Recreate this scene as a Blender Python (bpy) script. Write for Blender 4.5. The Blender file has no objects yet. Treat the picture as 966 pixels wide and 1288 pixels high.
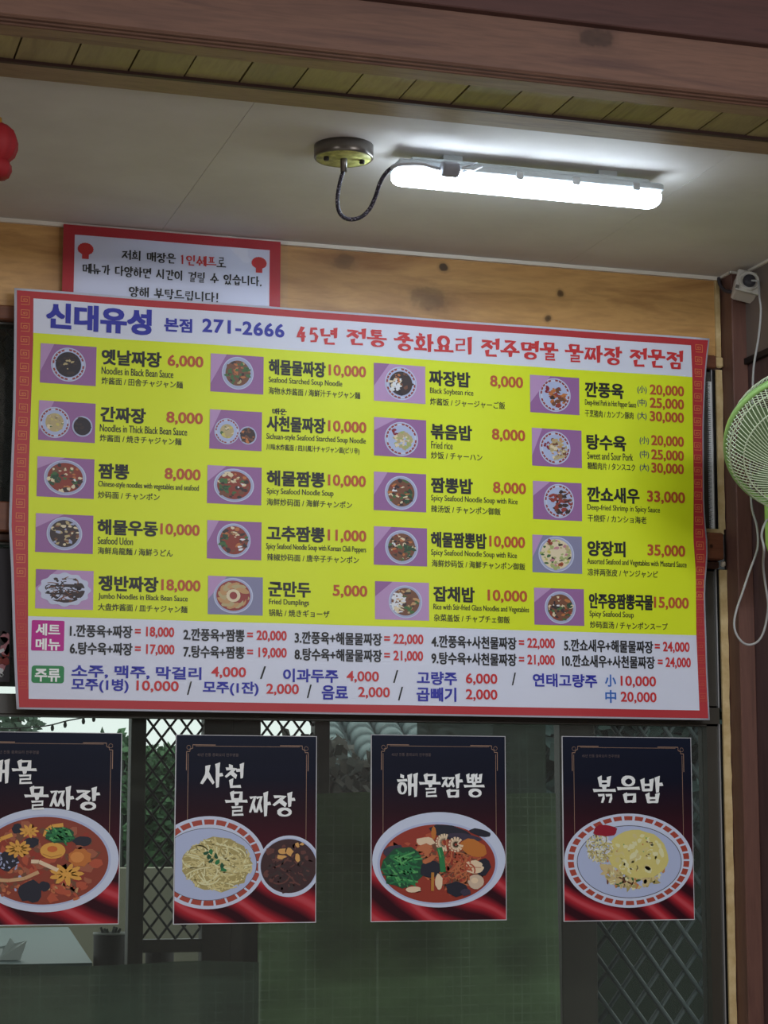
import bpy, math, random
from mathutils import Vector, Matrix
from mathutils.geometry import tessellate_polygon
from math import pi, sin, cos, tan, radians
random.seed(7)
S = bpy.context.scene
COL = S.collection

# ------------------------------------------------------------------ camera
FPX, PSI, TH, RO = 2646.4, radians(16.979), radians(8.318), radians(.042)
CAM = Vector((0, -4.5, 1.5))
fw = Vector((sin(PSI)*cos(TH), cos(PSI)*cos(TH), sin(TH)))
rt = Vector((cos(PSI), -sin(PSI), 0)); up = rt.cross(fw)
RT = rt*cos(RO) + up*sin(RO); UP = -rt*sin(RO) + up*cos(RO)
cd = bpy.data.cameras.new('camera'); cam = bpy.data.objects.new('camera', cd); COL.objects.link(cam)
cd.sensor_fit = 'VERTICAL'; cd.sensor_height = 24; cd.lens = FPX/1288*24
cd.clip_start = .05; cd.clip_end = 200
mt = Matrix((RT, UP, -fw)).transposed().to_4x4(); mt.translation = CAM
cam.matrix_world = mt; S.camera = cam

def at(px, py, ax=1, val=0.0):
    "point where the line of sight through a photograph pixel meets a plane of the room"
    d = fw*FPX + RT*(px-483) - UP*(py-644)
    return CAM + d*((val-CAM[ax])/d[ax])

# ------------------------------------------------------------------ view, sky, lights
vs = S.view_settings; vs.view_transform = 'Standard'; vs.look = 'None'; vs.gamma = 1; vs.exposure = 0.0
vs.use_curve_mapping = False
w = bpy.data.worlds.new('sky'); S.world = w; w.use_nodes = True
wn = w.node_tree; bg = wn.nodes['Background']
bg.inputs[0].default_value = (.80, .87, .87, 1); bg.inputs[1].default_value = 1.5   # flat overcast sky

def area(name, loc, rot, sx, sy, power, col):
    l = bpy.data.lights.new(name, 'AREA'); l.shape = 'RECTANGLE'; l.size = sx; l.size_y = sy
    l.energy = power; l.color = col
    o = bpy.data.objects.new(name, l); COL.objects.link(o); o.location = loc
    o.rotation_euler = rot
    return o
# the other batten lamps of the dining room, on the ceiling behind the camera and over its right
area('dining_room_light', (1.9, -3.9, 2.90), (radians(28), 0, 0), 1.2, .25, 50, (.88, .93, 1))
area('dining_room_light', (-.6, -4.3, 2.90), (radians(28), 0, 0), 1.2, .25, 24, (.97, .96, .94))
area('dining_room_light', (.6, -6.6, 2.90), (radians(15), 0, 0), 1.2, .25, 40, (.92, .95, 1))
def bulb(loc, power, col):
    l = bpy.data.lights.new('fill_light', 'POINT'); l.shadow_soft_size = .14; l.energy = power; l.color = col
    o = bpy.data.objects.new('fill_light', l); COL.objects.link(o); o.location = loc
bulb((2.0, -2.9, 2.2), 22, (.98, .96, .93))      # unseen fill points, added to brighten the ceiling and beam underside
bulb((-.9, -2.9, 2.2), 12, (1, .95, .88))

# ------------------------------------------------------------------ colours and materials
def lin(c):
    c /= 255
    return c/12.92 if c <= .04045 else ((c+.055)/1.055)**2.4
def C(r, g, b, k=1.0):
    return (min(lin(r)*k, .95), min(lin(g)*k, .95), min(lin(b)*k, .95), 1)
MATS = {}
def mat(name, col, rough=.6, metal=0, spec=.4, emit=None, es=0, trans=0):
    if name in MATS: return MATS[name]
    m = bpy.data.materials.new(name); m.use_nodes = True; MATS[name] = m
    b = m.node_tree.nodes['Principled BSDF']
    b.inputs['Base Color'].default_value = col; b.inputs['Roughness'].default_value = rough
    b.inputs['Metallic'].default_value = metal; b.inputs['Specular IOR Level'].default_value = spec
    if emit: b.inputs['Emission Color'].default_value = emit; b.inputs['Emission Strength'].default_value = es
    if trans: b.inputs['Transmission Weight'].default_value = trans
    return m
class NT:
    def __init__(s, m): s.m = m; s.t = m.node_tree; s.b = s.t.nodes['Principled BSDF']
    def n(s, typ, **k):
        o = s.t.nodes.new(typ)
        for a, v in k.items(): setattr(o, a, v)
        return o
    def l(s, a, b): s.t.links.new(a, b)
    def pos(s, scale=(1, 1, 1), loc=(0, 0, 0), rot=(0, 0, 0)):
        g = s.n('ShaderNodeNewGeometry'); mp = s.n('ShaderNodeMapping')
        mp.inputs['Scale'].default_value = scale; mp.inputs['Location'].default_value = loc
        mp.inputs['Rotation'].default_value = rot
        s.l(g.outputs['Position'], mp.inputs['Vector']); return mp.outputs[0]
    def noise(s, vec, scale, detail=4, rough=.55, dist=0):
        o = s.n('ShaderNodeTexNoise'); o.inputs['Scale'].default_value = scale
        o.inputs['Detail'].default_value = detail; o.inputs['Roughness'].default_value = rough
        o.inputs['Distortion'].default_value = dist
        s.l(vec, o.inputs['Vector']); return o.outputs['Fac']
    def ramp(s, fac, stops):
        r = s.n('ShaderNodeValToRGB'); e = r.color_ramp.elements
        e[0].position, e[0].color = stops[0]; e[1].position, e[1].color = stops[-1]
        for p, c in stops[1:-1]:
            x = e.new(p); x.color = c
        s.l(fac, r.inputs[0]); return r.outputs[0]
    def mix(s, fac, a, b, typ='MIX'):
        o = s.n('ShaderNodeMix', data_type='RGBA', blend_type=typ)
        for v, i in ((fac, 0), (a, 6), (b, 7)):
            if hasattr(v, 'links'): s.l(v, o.inputs[i])
            else: o.inputs[i].default_value = v
        return o.outputs[2]
    def math(s, op, a, b=0.0, clamp=False):
        o = s.n('ShaderNodeMath', operation=op, use_clamp=clamp)
        for v, i in ((a, 0), (b, 1)):
            if hasattr(v, 'links'): s.l(v, o.inputs[i])
            else: o.inputs[i].default_value = v
        return o.outputs[0]
    def col(s, out): s.l(out, s.b.inputs['Base Color'])
    def bump(s, h, st=.3, d=.002):
        o = s.n('ShaderNodeBump'); o.inputs['Strength'].default_value = st; o.inputs['Distance'].default_value = d
        s.l(h, o.inputs['Height']); s.l(o.outputs[0], s.b.inputs['Normal'])

def wood(name, c1, c2, c3, stretch=(1.2, 12, 12), rough=.5, knots=(), sc=2.5, spec=.3, blotch=None):
    m = mat(name, c1, rough, spec=spec); t = NT(m)
    v = t.pos(stretch)
    f = t.noise(v, sc, 6, .6, .6); f2 = t.noise(v, sc*6, 3, .5, .3)
    base = t.ramp(f, [(.3, c1), (.5, c2), (.72, c3)])
    base = t.mix(t.math('MULTIPLY', t.math('SUBTRACT', f2, .45, True), 1.2, True), base, tuple(x*.62 for x in c1[:3])+(1,))
    if blotch:
        b = t.noise(t.pos((1, 1, 1)), 1.7, 2, .5)
        base = t.mix(t.ramp(b, [(.4, (0, 0, 0, 1)), (.65, (1, 1, 1, 1))]), base, blotch)
    for (kx, ky, kz, rr, dark, st) in knots:
        mp = t.pos((1/rr*st[0], 1/rr*st[1], 1/rr*st[2]), (-kx/rr*st[0], -ky/rr*st[1], -kz/rr*st[2]))
        nn = t.noise(t.pos((20, 20, 20)), 1.5, 2)
        ln = t.n('ShaderNodeVectorMath', operation='LENGTH'); t.l(mp, ln.inputs[0])
        d = t.math('ADD', ln.outputs['Value'], t.math('MULTIPLY', t.math('SUBTRACT', nn, .5), .9))
        k = t.ramp(d, [(.0, (dark,)*3+(1,)), (.45, (dark*.8,)*3+(1,)), (.62, (.25*dark,)*3+(1,)), (1, (0, 0, 0, 1))])
        base = t.mix(k, base, tuple(x*.16 for x in c1[:3])+(1,))
    t.col(base); t.bump(f2, .15, .001)
    return m

# ------------------------------------------------------------------ mesh helpers
def wloc(o):
    v = Vector((0, 0, 0))
    while o: v = v + o.location; o = o.parent
    return v
class B:
    def __init__(s): s.v = []; s.f = []; s.m = []; s.sm = []
    def add(s, vs, fs, mi=0, smooth=False):
        n = len(s.v); s.v += [Vector(x) for x in vs]
        for f in fs: s.f.append([i+n for i in f]); s.m.append(mi); s.sm.append(smooth)
        return s
    def box(s, a, b, mi=0, bev=0, M=None):
        x0, y0, z0 = [min(p, q) for p, q in zip(a, b)]; x1, y1, z1 = [max(p, q) for p, q in zip(a, b)]
        if bev:
            c = bev; pts = []; 
            # box with chamfered edges: three rings of quads
            def P(x, y, z): return (x, y, z)
            prof = [(z0, c), (z0+c, 0), (z1-c, 0), (z1, c)]
            rings = []
            for z, i in prof:
                X0, X1, Y0, Y1 = x0+i, x1-i, y0+i, y1-i; k = c*.8
                rings.append([(X0+k, Y0, z), (X1-k, Y0, z), (X1, Y0+k, z), (X1, Y1-k, z), (X1-k, Y1, z), (X0+k, Y1, z), (X0, Y1-k, z), (X0, Y0+k, z)])
            vs = [p for r in rings for p in r]; fs = [list(range(7, -1, -1)), list(range(24, 32))]
            for r in range(3):
                for i in range(8):
                    j = (i+1) % 8; fs.append([r*8+i, r*8+j, r*8+8+j, r*8+8+i])
        else:
            vs = [(x0, y0, z0), (x1, y0, z0), (x1, y1, z0), (x0, y1, z0), (x0, y0, z1), (x1, y0, z1), (x1, y1, z1), (x0, y1, z1)]
            fs = [(3, 2, 1, 0), (4, 5, 6, 7), (0, 1, 5, 4), (1, 2, 6, 5), (2, 3, 7, 6), (3, 0, 4, 7)]
        if M is not None: vs = [M @ Vector(v) for v in vs]
        return s.add(vs, fs, mi)
    def tube(s, pts, r, n=8, mi=0, closed=False, cap=True):
        pts = [Vector(p) for p in pts]; N = len(pts)
        rs = r if isinstance(r, (list, tuple)) else [r]*N
        vs = []; a = None
        for i, p in enumerate(pts):
            q0 = pts[(i-1) % N] if (closed or i) else p; q1 = pts[(i+1) % N] if (closed or i < N-1) else p
            t = (q1-q0).normalized()
            if a is None: a = t.orthogonal().normalized()
            a = (a - t*a.dot(t)).normalized(); b = t.cross(a)
            for k in range(n): vs.append(p + (a*cos(2*pi*k/n)+b*sin(2*pi*k/n))*rs[i])
        fs = []
        for i in range(N if closed else N-1):
            for k in range(n):
                j = (k+1) % n; i2 = (i+1) % N
                fs.append([i*n+k, i*n+j, i2*n+j, i2*n+k])
        if cap and not closed: fs += [list(range(n))[::-1], [(N-1)*n+k for k in range(n)]]
        return s.add(vs, fs, mi, True)
    def lathe(s, prof, n=32, M=Matrix.Identity(4), mi=0, rib=None):
        vs = []
        for k in range(n):
            a = 2*pi*k/n; q = rib(a) if rib else 1
            for r, z in prof: vs.append(M @ Vector((r*q*cos(a), r*q*sin(a), z)))
        m = len(prof); fs = []
        for k in range(n):
            for i in range(m-1):
                j = (k+1) % n; fs.append([k*m+i, j*m+i, j*m+i+1, k*m+i+1])
        return s.add(vs, fs, mi, True)
    def poly3(s, pts, mi=0):
        tris = tessellate_polygon([[Vector(p) for p in pts]])
        return s.add(pts, [tuple(t) for t in tris], mi)
    def build(s, name, mats, parent=None, loc=None):
        if not isinstance(mats, (list, tuple)): mats = [mats]
        base = wloc(parent) if parent else Vector(loc) if loc is not None else None
        if base is None:
            xs = [v.x for v in s.v]; ys = [v.y for v in s.v]; zs = [v.z for v in s.v]
            base = Vector(((min(xs)+max(xs))/2, (min(ys)+max(ys))/2, min(zs)))
        me = bpy.data.meshes.new(name)
        me.from_pydata([v-base for v in s.v], [], s.f)
        for m in mats: me.materials.append(m)
        me.polygons.foreach_set('material_index', s.m); me.polygons.foreach_set('use_smooth', s.sm)
        me.update()
        o = bpy.data.objects.new(name, me); COL.objects.link(o)
        if parent: o.parent = parent
        else: o.location = base
        return o
def tag(o, label=None, cat=None, group=None, kind=None):
    if label: o['label'] = label
    if cat: o['category'] = cat
    if group: o['group'] = group
    if kind: o['kind'] = kind
    return o
def empty(name, loc, *a, **k):
    o = bpy.data.objects.new(name, None); COL.objects.link(o); o.location = loc; o.empty_display_size = .05
    return tag(o, *a, **k)
def smooth_path(pts, n=8):
    pts = [Vector(p) for p in pts]; out = []
    P = [pts[0]]+pts+[pts[-1]]
    for i in range(1, len(P)-2):
        for k in range(n):
            t = k/n; a, b, c, d = P[i-1], P[i], P[i+1], P[i+2]
            out.append(.5*((2*b)+(c-a)*t+(2*a-5*b+4*c-d)*t*t+(3*b-a-3*c+d)*t**3))
    return out+[pts[-1]]
from mathutils import Euler
def T(loc, rx=0, ry=0, rz=0):
    return Matrix.Translation(loc) @ Euler((rx, ry, rz)).to_matrix().to_4x4()
def ST(o): return tag(o, kind='structure')

# ------------------------------------------------------------------ base materials
M_ceil = mat('ceiling_paint', C(200, 190, 176), .7, spec=.2)
t = NT(M_ceil); f = t.noise(t.pos((1, 1, 1)), 3, 5, .6)
t.col(t.ramp(f, [(.3, C(198, 193, 189)), (.7, C(214, 210, 207))])); t.bump(t.noise(t.pos(), 60, 3), .08, .001)
M_joint = mat('joint_filler', C(190, 182, 170), .8)
M_white = mat('white_trim', C(225, 218, 205), .5)
M_darkwood = wood('reddish_brown_paint', C(104, 72, 64), C(112, 78, 68), C(90, 62, 56), (14, 14, 1.3), .42, sc=2, spec=.35)
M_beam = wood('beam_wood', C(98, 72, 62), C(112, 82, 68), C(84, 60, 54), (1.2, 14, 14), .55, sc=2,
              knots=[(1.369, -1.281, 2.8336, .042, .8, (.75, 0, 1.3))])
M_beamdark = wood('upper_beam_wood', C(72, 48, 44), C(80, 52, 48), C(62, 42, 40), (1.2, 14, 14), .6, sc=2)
M_board = wood('soffit_board_wood', C(158, 146, 104), C(174, 162, 114), C(134, 120, 88), (10, 1.2, 10), .42, sc=3, blotch=C(124, 104, 84))
t = NT(M_board); lk = t.b.inputs['Base Color'].links[0]; src = lk.from_socket; oi = t.n('ShaderNodeObjectInfo')
t.col(t.mix(1.0, src, t.ramp(oi.outputs['Random'], [(0, (.62, .60, .62, 1)), (.5, (.9, .88, .86, 1)), (1, (1, 1, .95, 1))]), 'MULTIPLY'))
M_trimw = wood('trim_wood', C(136, 112, 90), C(150, 126, 100), C(112, 88, 74), (1.5, 12, 12), .5, sc=3)
M_pine = wood('pine_panel', C(180, 134, 80), C(204, 158, 98), C(150, 104, 58), (1.4, 10, 8), .38, sc=1.6, spec=.45,
              knots=[(1.278, 0, 2.762, .040, .6, (.8, 0, 1.2)), (1.518, 0, 2.768, .017, 1.2, (.9, 0, 1)), (1.486, 0, 2.690, .062, .6, (.75, 0, 1.4)),
                     (1.808, 0, 2.727, .015, 1, (1, 0, 1)), (1.776, 0, 2.665, .014, 1, (1, 0, 1))], blotch=C(148, 102, 60))
M_rail = wood('rail_wood', C(104, 62, 44), C(118, 72, 50), C(86, 50, 38), (1.3, 12, 14), .45, sc=2.5,
              knots=[(2.17, -.03, 2.137, .008, 1, (1, 0, 1))])
M_tan = mat('unpainted_tan_edge', C(205, 178, 128), .7); t = NT(M_tan)
t.col(t.ramp(t.noise(t.pos((3, 3, 3)), 12, 4), [(.35, C(190, 162, 112)), (.65, C(212, 188, 140))]))
M_frame = mat('dark_window_frame', C(58, 54, 46), .4, spec=.5)
M_black = mat('black_gasket', C(14, 14, 16), .5)
M_silver = mat('aluminium_edge', C(190, 192, 196), .35, metal=.7)
M_wallp = mat('painted_wall', C(128, 112, 98), .8)
M_floor = mat('floor_tile', C(176, 168, 156), .5)
M_purple = wood('dark_wall_board', C(86, 66, 68), C(94, 72, 72), C(76, 58, 60), (10, 10, 1.2), .5, sc=2)

def glass_mat(name, tint, gl=.9, haze=0):
    m = bpy.data.materials.new(name); m.use_nodes = True; t = m.node_tree; t.nodes.clear()
    o = t.nodes.new('ShaderNodeOutputMaterial'); mx = t.nodes.new('ShaderNodeMixShader')
    tr = t.nodes.new('ShaderNodeBsdfTransparent'); g = t.nodes.new('ShaderNodeBsdfGlossy'); fr = t.nodes.new('ShaderNodeFresnel')
    tr.inputs[0].default_value = tint; g.inputs['Roughness'].default_value = .04; fr.inputs[0].default_value = 1.45
    g.inputs[0].default_value = (gl, gl, gl, 1)
    t.links.new(fr.outputs[0], mx.inputs[0]); t.links.new(tr.outputs[0], mx.inputs[1]); t.links.new(g.outputs[0], mx.inputs[2])
    last = mx.outputs[0]
    if haze:   # pale haze mixed in for the room's reflection in the pane
        d = t.nodes.new('ShaderNodeBsdfDiffuse'); m2 = t.nodes.new('ShaderNodeMixShader'); nz = t.nodes.new('ShaderNodeTexNoise'); mp = t.nodes.new('ShaderNodeMapRange')
        d.inputs[0].default_value = (.75, .77, .73, 1); nz.inputs['Scale'].default_value = 2.2; g2 = t.nodes.new('ShaderNodeNewGeometry')
        t.links.new(g2.outputs['Position'], nz.inputs['Vector']); t.links.new(nz.outputs['Fac'], mp.inputs[0])
        mp.inputs[3].default_value = haze*.5; mp.inputs[4].default_value = haze*1.5
        t.links.new(mp.outputs[0], m2.inputs[0]); t.links.new(last, m2.inputs[1]); t.links.new(d.outputs[0], m2.inputs[2]); last = m2.outputs[0]
    t.links.new(last, o.inputs[0]); return m
M_glass = glass_mat('window_glass', (.84, .87, .84, 1), haze=.020)
M_film = glass_mat('clear_plastic_film', (.95, .95, .96, 1))

# ------------------------------------------------------------------ room shell
ZC = 2.797; XP = 2.222; XW = 2.262
ST(B().box((-4, -9, -.1), (XW+.1, 0.1, 0)).build('floor', M_floor))
ceil = ST(B().box((-4, -1.24, ZC+.010), (XW+.2, .1, ZC+.32)).box((-4, -9, ZC+.21), (XW+.2, -1.24, ZC+.32)).build('ceiling', M_joint))
xs = [-4+.002]+[.853-.967*k for k in (4, 3, 2, 1, 0)]+[1.820, XW+.19]
for i in range(len(xs)-1):
    for (y0, y1) in ((-1.24, .0), (-3.23, -1.301), (-5.16, -3.23), (-9, -5.16)):
        zc_ = ZC if y0 > -1.3 else ZC+.20
        B().box((xs[i]+.0004, y0+.0004, zc_), (xs[i+1]-.0004, y1-.0004, zc_+.0101)).build('ceiling_panel', M_ceil, ceil)
ST(B().box((-4.1, -9, 0), (-4, .1, ZC+.2)).build('wall_left', M_wallp))
ST(B().box((-4.1, -9.1, 0), (XW+.2, -9, ZC+.2)).build('wall_back', M_wallp))
# far wall, around the windows
wf = ST(B().box((-4, 0, 2.602), (XP, .09, ZC)).build('wall_front', M_pine))
B().box((-4, 0, 0), (.28-1.0, .09, 2.602)).build('wall_panel', M_wallp, wf)
B().box((.28-1.0, 0, 0), (XP, .09, .70)).build('lower_panel', M_rail, wf)
ST(B().box((-4, -.010, ZC-.009), (XP, -.0003, ZC-.0002)).build('trim_1', M_white))
# right wall: a corner post, then the side wall
wr = ST(B().box((XW, -9, 0), (XW+.1, 0.09, ZC+.2)).build('wall_right', M_purple))
B().box((XW-.004, -3.5, 2.585), (XW, -.06, ZC-.0002)).build('upper_panel', mat('grey_beige_board', C(120, 108, 102), .7), wr)
B().box((XW-.012, -3.5, 2.572), (XW, -.06, 2.586)).build('wall_ledge', M_black, wr)
post = ST(B().box((XP, -.062, 0), (XW, .0, ZC-.0002), bev=.003).build('trim_2', M_darkwood))
# small white ceiling trim along post and side wall
q = B().box((XP-.006, -.066, ZC-.006), (XP, 0, ZC-.0002)); q.box((XP-.006, -.068, ZC-.006), (XW, -.062, ZC-.0002)); q.box((XW-.010, -3, ZC-.006), (XW-.004, -.068, ZC-.0002))
ST(q.build('trim_3', M_white))
# tan unpainted edge between windows and post, in lengths with uneven edges
tan_e = empty('trim_4', (2.21, -.003, .7), kind='structure')
def tan_strip(z0, z1, xa, xb, jig=.0012):
    n = max(2, int((z1-z0)/.03)); vs = []; fs = []; y0, y1 = -.006, -.0002
    for i in range(n+1):
        z = z0+(z1-z0)*i/n; e = xb+random.uniform(-jig, jig)
        vs += [(xa, y0, z), (e, y0, z), (e, y1, z), (xa, y1, z)]
    for i in range(n):
        for k in range(4):
            j = (k+1) % 4; fs.append((i*4+k, i*4+j, i*4+4+j, i*4+4+k))
    fs += [(3, 2, 1, 0), (n*4, n*4+1, n*4+2, n*4+3)]
    B().add(vs, fs).build('edge_strip', M_tan, tan_e)
tan_strip(2.600, 2.788, 2.206, 2.219); tan_strip(2.182, 2.568, 2.204, 2.220); tan_strip(.70, 2.085, 2.202, 2.2205)
tan_strip(2.170, 2.182, 2.17, 2.215)
B().box((2.203, -.014, 2.572), (2.221, -.0002, 2.600), bev=.004).build('rail_end', M_tan, tan_e)
B().box((2.206, -.012, 2.092), (2.216, -.0002, 2.106), bev=.003).build('chipped_corner', M_white, tan_e)

# rails
def rail(z0, z1, y0, name, m, x1=2.203):
    return ST(B().box((-.72, y0, z0), (x1, .085, z1), bev=.003).build(name, m))
rail(2.570, 2.602, -.012, 'trim_5', M_rail)
rail(2.106, 2.170, -.03, 'trim_6', M_rail)
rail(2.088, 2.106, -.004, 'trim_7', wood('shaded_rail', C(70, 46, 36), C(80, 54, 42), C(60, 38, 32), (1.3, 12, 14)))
ST(B().box((-.72, -.010, .690), (2.22, .085, .730), bev=.003).build('trim_8', M_rail))

def window(name, z0, z1, xl=-.72, xr=2.202, mull=(), fr=.018, seal=False):
    ft = min(fr, .005)
    o = empty(name, ((xl+xr)/2, .03, z0), kind='structure')
    f = B(); f.box((xl, .012, z0), (xr, .06, z0+fr*.7)); f.box((xl, .012, z1-ft), (xr, .06, z1))
    f.box((xl, .012, z0), (xl+.03, .06, z1))
    f.box((xr-.034, .012, z0), (xr-.006, .06, z1))
    f.build('window_frame', M_frame, o)
    B().box((xr-.0065, .004, z0), (xr-.004, .05, z1)).build('metal_edge', M_silver, o)
    B().box((xr-.004, .008, z0), (xr+.018, .05, z1)).build('gasket', M_black, o)
    B().box((xl+.03, .034, z0+fr*.7), (xr-.034, .039, z1-ft)).build('window_pane', M_glass, o)
    if seal:
        s = B(); z = z0+.012
        while z < z1-.03:
            s.box((xr-.0155, .0035, z), (xr-.0065, .012, z+.0026)); z += .0048
        s.box((xr-.0098, .0037, z0+.012), (xr-.0065, .0118, z1-.03))
        s.build('brush_seal', mat('white_brush', C(235, 238, 240), .5), o)
    return o
window('window_1', 2.170, 2.570, seal=True, fr=.006)
window('window_2', 1.760, 2.088, fr=.006)
ST(B().box((-.72, .004, 1.722), (2.198, .06, 1.760)).build('trim_9', M_frame))
window('window_3', .730, 1.722, fr=.02)

# ------------------------------------------------------------------ boxed beam with short soffit boards
beam = empty('trim_10', (1.0, -1.13, 2.76), kind='structure')
ZB = 2.760; XB0 = -.6
B().box((XB0, -1.071, ZB), (XW, -.995, 2.7968), bev=.003).build('rear_trim', M_trimw, beam)
B().box((XB0, -1.080, ZB-.002), (XW, -1.070, ZB+.014)).build('rear_bead', wood('bead_wood', C(58, 40, 38), C(66, 46, 42), C(50, 34, 34)), beam)
x = .394-.0968*10
while x < XW-.01:
    x1 = min(x+.0968, XW)
    B().box((x+.0016, -1.192, ZB+.004+random.uniform(-.0007, .0007)), (x1-.0016, -1.078, ZB+.020)).build('soffit_board', M_board, beam)
    x = x1
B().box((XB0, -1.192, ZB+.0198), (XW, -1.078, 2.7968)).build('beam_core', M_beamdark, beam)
B().box((XB0, -1.252, ZB), (XW, -1.191, 2.84), bev=.002).build('front_trim', M_trimw, beam)
for i in range(3):
    B().tube([(XB0, -1.256-.009*i, ZB-.002+.003*i), (XW, -1.256-.009*i, ZB-.002+.003*i)], .0048, 8).build('moulding_bead', M_beam, beam)
B().box((XB0, -1.281, ZB+.002), (XW, -1.250, 2.860), bev=.002).build('front_board', M_beam, beam)
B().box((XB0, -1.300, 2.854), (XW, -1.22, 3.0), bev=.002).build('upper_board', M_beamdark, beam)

# ------------------------------------------------------------------ lamp, junction disc, cable
lamp = empty('tube_lamp', (1.53, -.55, ZC), 'glowing white waterproof tube lamp mounted flat on the ceiling', 'lamp')
LX0, LX1, LY, LZ = 1.178, 1.744, -.700, 2.748
def capsule(x0, x1, yc, zc, ry, rz, n=20, flat=0):
    b = B(); rows = []
    m = 6
    xs_ = [(x0+ (1-cos(pi/2*i/m))*ry*.7, sin(pi/2*i/m)) for i in range(m+1)]
    xs_ = [(x, max(s_, .08)) for x, s_ in xs_]
    xs_ += [(x1-(x-x0), s_) for x, s_ in reversed(xs_)]
    vs = []; fs = []
    for x, s_ in xs_:
        for k in range(n):
            a = 2*pi*k/n; vs.append((x, yc+ry*s_**.6*cos(a), zc+rz*s_**.6*sin(a)))
    for i in range(len(xs_)-1):
        for k in range(n):
            j = (k+1) % n; fs.append((i*n+k, i*n+j, i*n+n+j, i*n+n+k))
    fs += [tuple(range(n))[::-1], tuple((len(xs_)-1)*n+k for k in range(n))]
    return b.add(vs, fs, 0, True)
M_lit = mat('lit_diffuser', (.9, .9, .9, 1), .4, emit=(.74, .87, 1, 1), es=25)
M_hous = mat('lamp_housing', C(188, 196, 198), .35)
capsule(LX0, LX1, LY, LZ, .034, .019).build('diffuser', M_lit, lamp)
h = B().box((LX0+.002, LY-.0325, LZ+.008), (LX1-.002, LY+.0325, LZ+.026), bev=.004)
h.box((LX0+.03, LY-.026, LZ+.024), (LX1-.03, LY+.026, LZ+.034), bev=.003)
h.build('housing', M_hous, lamp)
for x in (1.43, 1.55, 1.68): B().box((x-.008, LY-.037, LZ+.004), (x+.008, LY-.031, LZ+.020), bev=.0015).build('clip', mat('steel_clip', C(205, 208, 210), .25, metal=.8), lamp)
for x in (1.30, 1.63): B().box((x-.02, LY-.008, LZ+.03), (x+.02, LY+.018, ZC-.0001)).build('mounting_bracket', M_hous, lamp)
M_gland = mat('grey_plastic', C(150, 152, 162), .5)
gp = at(566, 213, 1, LY-.066)
B().lathe([(.0, -.017), (.013, -.017), (.015, -.012), (.015, .012), (.013, .017), (0, .017)], 20, T(gp, 0, pi/2, 0), rib=lambda a: 1+.05*cos(10*a)).build('cable_connector', M_gland, lamp)
tb = B(); g1 = at(578, 211, 1, LY-.06)
tb.tube([gp, g1, at(600, 205, 1, LY-.055), at(592, 212, 1, LY-.054), at(582, 216, 1, LY-.05)], .0022, 6); tb.tube([g1, at(596, 213, 1, LY-.055), at(606, 209, 1, LY-.05)], .003, 6)
tb.build('hanger_clip', mat('wire_clip', C(200, 203, 206), .3, metal=.6), lamp)

disc = empty('junction_disc', (1.078, -.700, ZC), 'round nickel ceiling rose with a braided cable looping to the tube lamp', 'ceiling rose')
M_nick = mat('brushed_nickel', C(128, 124, 120), .32, metal=.85)
dm = T((1.078, -.700, ZC))
B().lathe([(.0, -.0002), (.058, -.0002), (.058, -.024), (.056, -.026), (.054, -.0262)], 40, dm).build('rim', M_nick, disc)
M_brass = mat('pale_brass', C(190, 190, 112), .5, metal=0)
t = NT(M_brass); t.col(t.ramp(t.noise(t.pos(), 60, 4), [(.35, C(156, 158, 86)), (.6, C(208, 208, 128))]))
B().lathe([(0, -.0258), (.0545, -.0258), (.0545, -.024)], 40, dm).build('cover_plate', M_brass, disc)
for sx in (-1, 1):
    B().lathe([(0, -.033), (.0048, -.033), (.0058, -.030), (.0052, -.0258)], 12, T((1.078+sx*.036, -.703, ZC))).build('screw', mat('dark_screw', C(30, 26, 30), .4), disc)
B().lathe([(0, -.052), (.0065, -.052), (.007, -.026)], 14, dm).build('cable_collar', M_nick, disc)
# braided cable
M_braid = mat('braided_cable', C(40, 34, 52), .45); t = NT(M_braid)
vv = t.n('ShaderNodeTexVoronoi'); vv.inputs['Scale'].default_value = 260; t.l(t.pos(), vv.inputs['Vector'])
t.col(t.ramp(vv.outputs['Distance'], [(.15, C(165, 160, 172)), (.35, C(60, 52, 76)), (.5, C(30, 26, 40))])); t.bump(vv.outputs['Distance'], .6, .001)
c0 = Vector((1.078, -.700, ZC-.050))
pts = [c0]+[at(px, py, 1, y) for px, py, y in ((433, 212, -.70), (428, 228, -.698), (424.5, 250, -.69), (427, 267, -.69), (437, 275.5, -.69), (452, 274, -.695), (464, 264, -.70), (472, 248, -.715), (478, 230, -.73), (486, 217, -.74), (496, 209, -.745))]
cab = B().tube(smooth_path(pts, 8), .0042, 10).build('braided_cable', M_braid, disc)
pts2 = [at(492, 212, 1, -.745)]+[at(a_, b_, 1, -.755) for a_, b_ in ((500, 207.5), (515, 206), (532, 206.5), (548, 211), (556, 213))]+[gp]
B().tube(smooth_path(pts2, 6), .0034, 8).build('lead_wire', mat('pale_lead', C(180, 182, 188), .5), lamp)

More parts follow.
